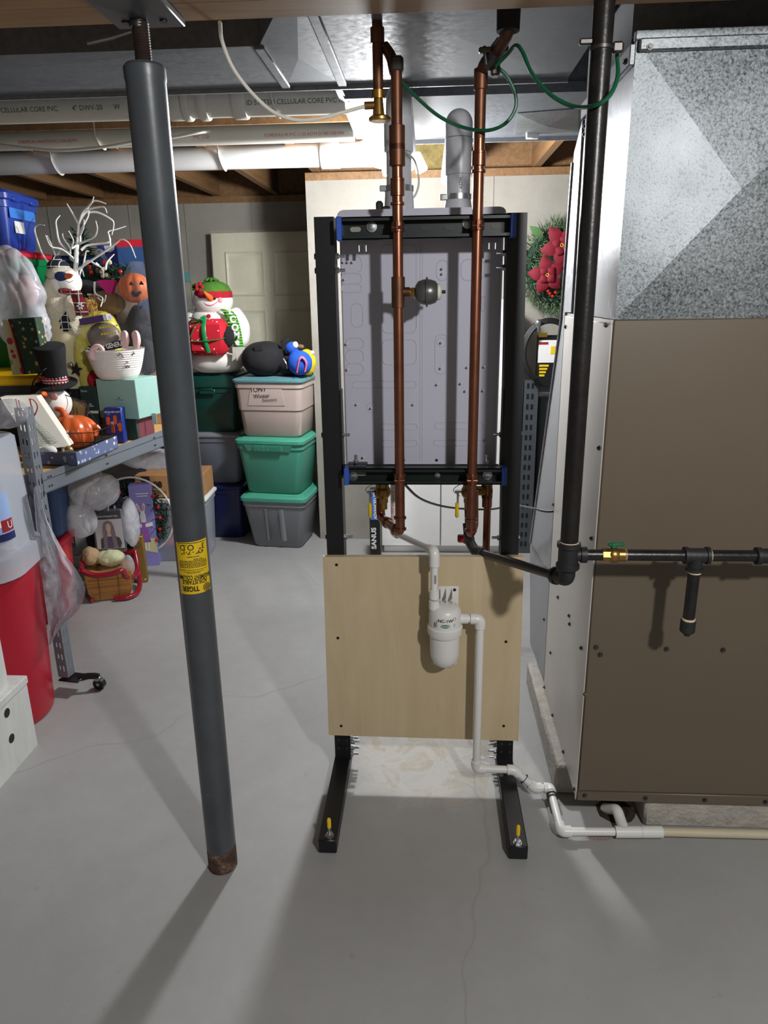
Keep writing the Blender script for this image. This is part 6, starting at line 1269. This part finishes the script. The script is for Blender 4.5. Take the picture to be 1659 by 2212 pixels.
# clear tote + cardboard
ct,_=tote('clear_tote','clear tote with dark contents and white lid behind the column',-1.47,4.0,3,0,.37,.28,.39,M3['clear'],MT['white'],.03,.93)
b=B(_); b.loft([rr(.30,.21,.03,.012),rr(.315,.22,.03,.31)]); obj('dark_contents',b,mat('violet_grey_stuff',(62,58,78),.7,0,.15,8),ct)
b=B(_); b.ell((-.06,-.115,.12),(.05,.008,.03)); obj('red_item',b,M3['pinkf'],ct)
c=P(390,1020,3.9); t,_=carton('cardboard_box','brown cardboard box lettered 808 on the clear tote',-1.475,3.99,2,.391,.385,.24,.13,M3['card'])
text('lettering','808',.05,_@Matrix.Translation((-.075,-.122,.075))@FACE,MT['ink'],t,None,1,.002); text('lettering','14 OZ. RINSE',.022,_@Matrix.Translation((-.08,-.122,.03))@FACE,MT['ink'],t)
text('lettering','8',.05,_@Matrix.Translation((.17,-.122,.07))@FACE,MT['ink'],t,None,1,.002)
b=B(_); b.box((.135,-.121,.07),(.03,.001,.07)); b.box((-.13,-.121,.085),(.05,.001,.08)); obj('grey_tape',b,MT['darkzinc'],t)
# sleigh basket
sg=thing('sleigh_basket','wicker sleigh basket with glossy red edging and runners on the floor','basket',F(230,1290))
SA,SB_=F(188,1296),F(262,1299); sd=(SB_-SA).normalized(); sl_=math.atan2(sd.y,sd.x)
MS=Matrix.Translation(F(230,1298)+V((.0,.085,0)))@Matrix.Rotation(math.radians(18),4,'Z')
def srow(z,w0,d0): return [(x*w0,y*d0,z) for x,y in((-.5,-.5),(.5,-.5),(.5,.5),(-.5,.5))]
b=B(MS); b.loft([srow(.004,.17,.15),srow(.05,.21,.18),srow(.155,.225,.19)]); obj('wicker_body',b,M3['wicker'],sg)
b=B(MS); b.tube(spl([(-.12,-.10,.185),(-.06,-.105,.155),(.02,-.105,.155),(.07,-.10,.165),(.085,-.09,.125),(.12,-.06,.115),(.135,0,.13),(.125,.07,.20)],6),.014,12); b.tube(spl([(-.12,-.10,.185),(-.13,0,.20),(-.12,.10,.205),(0,.11,.19),(.125,.07,.20)],6),.014,12); obj('red_rim',b,M3['glossr'],sg)
b=B(MS); b.tube(spl([(.13,.085,.075),(.135,.05,.05),(.13,-.04,.02),(.09,-.10,.016),(.02,-.10,.016)],5),.013,10); b.tube(spl([(-.1,.085,.03),(-.12,0,.02),(-.09,-.095,.016)],5),.012,10); obj('runner',b,M3['glossr'],sg)
b=B(MS)
for x in(-.05,.045): b.box((x,-.096,.085),(.004,.003,.13))
for z in(.045,.085,.12): b.box((0,-.0965,z),(.20,.002,.002))
obj('lashing',b,M3['kraft'],sg)
b=B(MS); b.ell((0,0,.10),(.10,.085,.08),24,14,.1,14,3); obj('burlap_fill',b,M3['kraft'],sg)
bag('gauze_bundle','bundle of pale green gauze in the sleigh basket',MS@V((.015,-.01,.205)),(.075,.06,.045),mat('pale_green_gauze',(196,200,160),.9,0,.12,14,.5,60),61,.25,16,None,'cloth')
bag('tan_bow','crumpled tan fabric bow in the sleigh basket',MS@V((-.085,-.0,.225)),(.045,.05,.05),mat('tan_fabric',(176,148,112),.9,0,.15,14,.5,60),62,.35,18,None,'cloth')
bag('clear_packet','small clear packet hanging over the sleigh rim',MS@V((.10,-.07,.175)),(.03,.022,.06),M3['bagc'],63,.25,18,None,'packet',24,16)
# ================================================================== NEAR LEFT FLOOR THINGS
tcx,tcy=-1.605,2.275
tcn=thing('trash_can','large round red plastic trash can on the floor','trash can',(tcx,tcy,0))
b=B(); b.lathe([(.15,.002),(.186,.006),(.19,.02),(.197,.2),(.208,.45),(.214,.60),(.221,.602),(.221,.625),(.214,.627),(.20,.60)],(tcx,tcy,0),48); obj('can',b,M3['canred'],tcn)
clt=thing('clear_tub','cloudy clear plastic tub with a printed label on the red trash can','tub',(tcx,tcy,.63))
b=B(rz(8,(tcx,tcy,0))); b.loft([rr(.44,.38,.12,.60,6,0,-.04),rr(.465,.40,.12,.605,6,0,-.04),rr(.455,.39,.12,.675,6,0,-.04),rr(.42,.32,.09,.68,6,0,-.02),rr(.415,.315,.09,.69,6,0,-.02),rr(.385,.30,.08,1.04,6,0,-.02),rr(.36,.28,.07,1.05,6,0,-.02)]); obj('tub_shell',b,M3['clear'],clt)
def tubp(u,z,out=0.):           # point on the tub wall: u runs round the front right corner
    f=(z-.69)/.35; w_=.2075-.015*f; d_=.1575-.0075*f; r_=.085; q=r_*PI/4; cxl,cyl_=w_-r_,-.02-d_+r_
    if u<-q: p=V((cxl+(u+q),cyl_-r_-out,z))
    elif u>q: p=V((w_+out,cyl_+(u-q),z))
    else:
        a=-PI/4+u/r_; p=V((cxl+(r_+out)*math.cos(a),cyl_+(r_+out)*math.sin(a),z))
    return rz(8,(tcx,tcy,0))@p
LU,LZ=-.03,.805
def lab(nm,x0,x1,z0,z1,m,out):
    b=B(); b.sheet([[tubp(LU+x0+(x1-x0)*i/14,LZ+z0+(z1-z0)*j/4,out) for i in range(15)] for j in range(5)],-.0006); obj(nm,b,m,clt)
lab('label_sheet',-.10,.10,-.08,.08,M3['skyp'],.001); lab('navy_strip',-.098,.098,-.078,-.053,M3['navy'],.0018); lab('red_flash',.045,.096,-.048,-.008,MT['red'],.0018)
lab('printed_shoe',-.06,-.02,-.03,.07,M3['facew'],.0018); lab('printed_shoe',.01,.045,-.03,.07,M3['facew'],.0018); lab('pink_oval',-.04,.01,.052,.07,M3['pinkf'],.0026)
text('lettering','U',.035,None,MT['inkw'],clt,lambda p:tubp(LU+.078+p.x,LZ-.028+p.y,.003))
bag('clear_bag','crumpled clear bag with dark items on the cloudy tub',P(8,893,2.3),(.075,.07,.05),M3['bagg'],71,.25,16,None)
wbx=thing('wooden_crate','whitewashed wooden box with two round holes, lower and nearer of two','crate',(-1.55,1.86,0))
fyb=2.088; ht=.272
b=B(); b.bx(-1.74,-1.36,1.60,fyb,0,ht-.028); obj('box_body',b,MT['whitew'],wbx)
b=B(); b.bx(-1.745,-1.354,1.595,fyb+.003,ht-.028,ht,None,.003); obj('box_lid',b,MT['whitew'],wbx)
for x,y in((15,1540),(25,1595)):
    p_=GX(x,y,-1.36); b=B(); b.cyl((-1.362,p_.y,p_.z),(-1.3592,p_.y,p_.z),.0155,n=24); obj('finger_hole',b,MT['black'],wbx)
wb2=thing('wooden_crate','smaller whitewashed wooden box stacked on the one with holes','crate',(-1.56,1.83,ht))
b=B(); b.bx(-1.74,-1.385,1.62,2.03,ht,.475); obj('box_body',b,MT['whitew'],wb2)
b=B(); b.bx(-1.745,-1.38,1.615,2.034,.475,.503,None,.003); obj('box_lid',b,MT['whitew'],wb2)
# hanging film sheet
sh=[[(72,1055),(78,1050),(84,1045)],[(76,1110),(88,1108),(96,1105)],[(80,1160),(100,1155),(110,1140)],[(84,1210),(118,1205),(140,1195)],[(90,1250),(135,1245),(168,1235)],[(96,1290),(140,1285),(184,1272)],[(102,1330),(140,1325),(172,1315)],[(104,1360),(125,1355),(142,1345)],[(106,1395),(112,1388),(120,1372)]]
b=B(); g=[]
_c=[spl([V((*sh[i][j],0)) for i in range(len(sh))],8) for j in range(3)]; sh=[[(c_[i].x,c_[i].y) for c_ in _c] for i in range(len(_c[0]))]
for i,row in enumerate(sh):
    r_=[]
    px=spl([V((x,y,0)) for x,y in row],10)
    for j,q in enumerate(px): r_.append(P(q.x,q.y,2.37+.014*math.sin(j*.55+i*.12)+.02*noise.noise(V((i*.17,j*.3,3)))))
    g.append(r_)
b.sheet(g,0); obj('plastic_sheet',b,film('cloudy_sheet',(196,194,204),.72,.25,.8,16),None,'cloudy plastic sheet hanging from the rack beside the trash can','plastic sheet')
# ================================================================== WREATH ON THE BRIGHT WALL
wr=thing('poinsettia_wreath','green wreath with two red poinsettias on the bright wall behind the furnace','wreath',P(1205,660,4.24))
wc2=P(1207,577,4.235); Rk=kpx(4.23)*58
b=B()
def w2(r):
    a=r.uniform(0,6.28); t_=r.uniform(0,6.28); q=Rk+.062*math.cos(t_)*r.random()**.4; return wc2+V((q*math.cos(a),-.0+.038*math.sin(t_),q*1.12*math.sin(a))),(math.cos(a)*math.cos(t_)+r.uniform(-.7,.7),-abs(math.sin(t_))-.1,math.sin(a)*math.cos(t_)+r.uniform(-.7,.7))
needles(b,w2,4200,.04,.0022,random.Random(4)); obj('greenery',b,M3['pine2'],wr,kind='stuff')
b=B(); b.tube([wc2+V((Rk*math.cos(i*PI/20),.01,Rk*1.12*math.sin(i*PI/20))) for i in range(40)],.028,8,closed=True); obj('wreath_core',b,M3['pine'],wr)
def petal(c,a,l,wd,par,tilt):
    g=[]
    for i in range(7):
        t_=i/6; wv=wd*math.sin(PI*min(1,t_*.92+.06))**.8; g.append([(s_*wv,l*t_,.012*math.sin(t_*PI)-.10*l*t_*t_+.006*abs(s_)*0) for s_ in(-1,-.5,0,.5,1)])
    for row in g:
        for j in(0,4): row[j]=(row[j][0],row[j][1],row[j][2]-.006)
    M_=Matrix.Translation(c)@FACE@Matrix.Rotation(a,4,'Z')@Matrix.Rotation(tilt,4,'X'); b=B(M_); b.sheet(g,.0012); obj('petal',b,M3['petal'],par)
for (x,y,a0,sc) in((1181,594,.2,1.15),(1212,530,.6,1.25)):
    c=P(x,y,4.165)
    for i in range(5): petal(c,a0+i*2*PI/5,.088*sc,.030*sc,wr,.10)
    for i in range(4): petal(c+V((0,-.012,0)),a0+.6+i*2*PI/4,.045*sc,.02*sc,wr,.35)
    for i in range(6): obj('stamen',B().ell(c+V((.008*math.cos(i),-.022,.008*math.sin(i))),(.004,.004,.004),8,6),M3['stam'],wr)
for x,y in((1182,534),(1178,540),(1188,537),(1181,546),(1188,634),(1194,640),(1200,632),(1184,629)): obj('berry',B().ell(P(x,y,4.17),(.009,.009,.009),10,8),M3['berry'],wr)
for x,y,a in((1172,512,.9),): 
    M_=Matrix.Translation(P(x,y,4.18))@FACE@Matrix.Rotation(a,4,'Z'); b=B(M_); b.sheet([[(s_*.022*math.sin(PI*(t_*.9+.08)),.09*t_,.008*math.sin(t_*3)) for s_ in(-1,0,1)] for t_ in(0,.25,.5,.75,1)],.001); obj('leaf',b,M3['leafm'],wr)
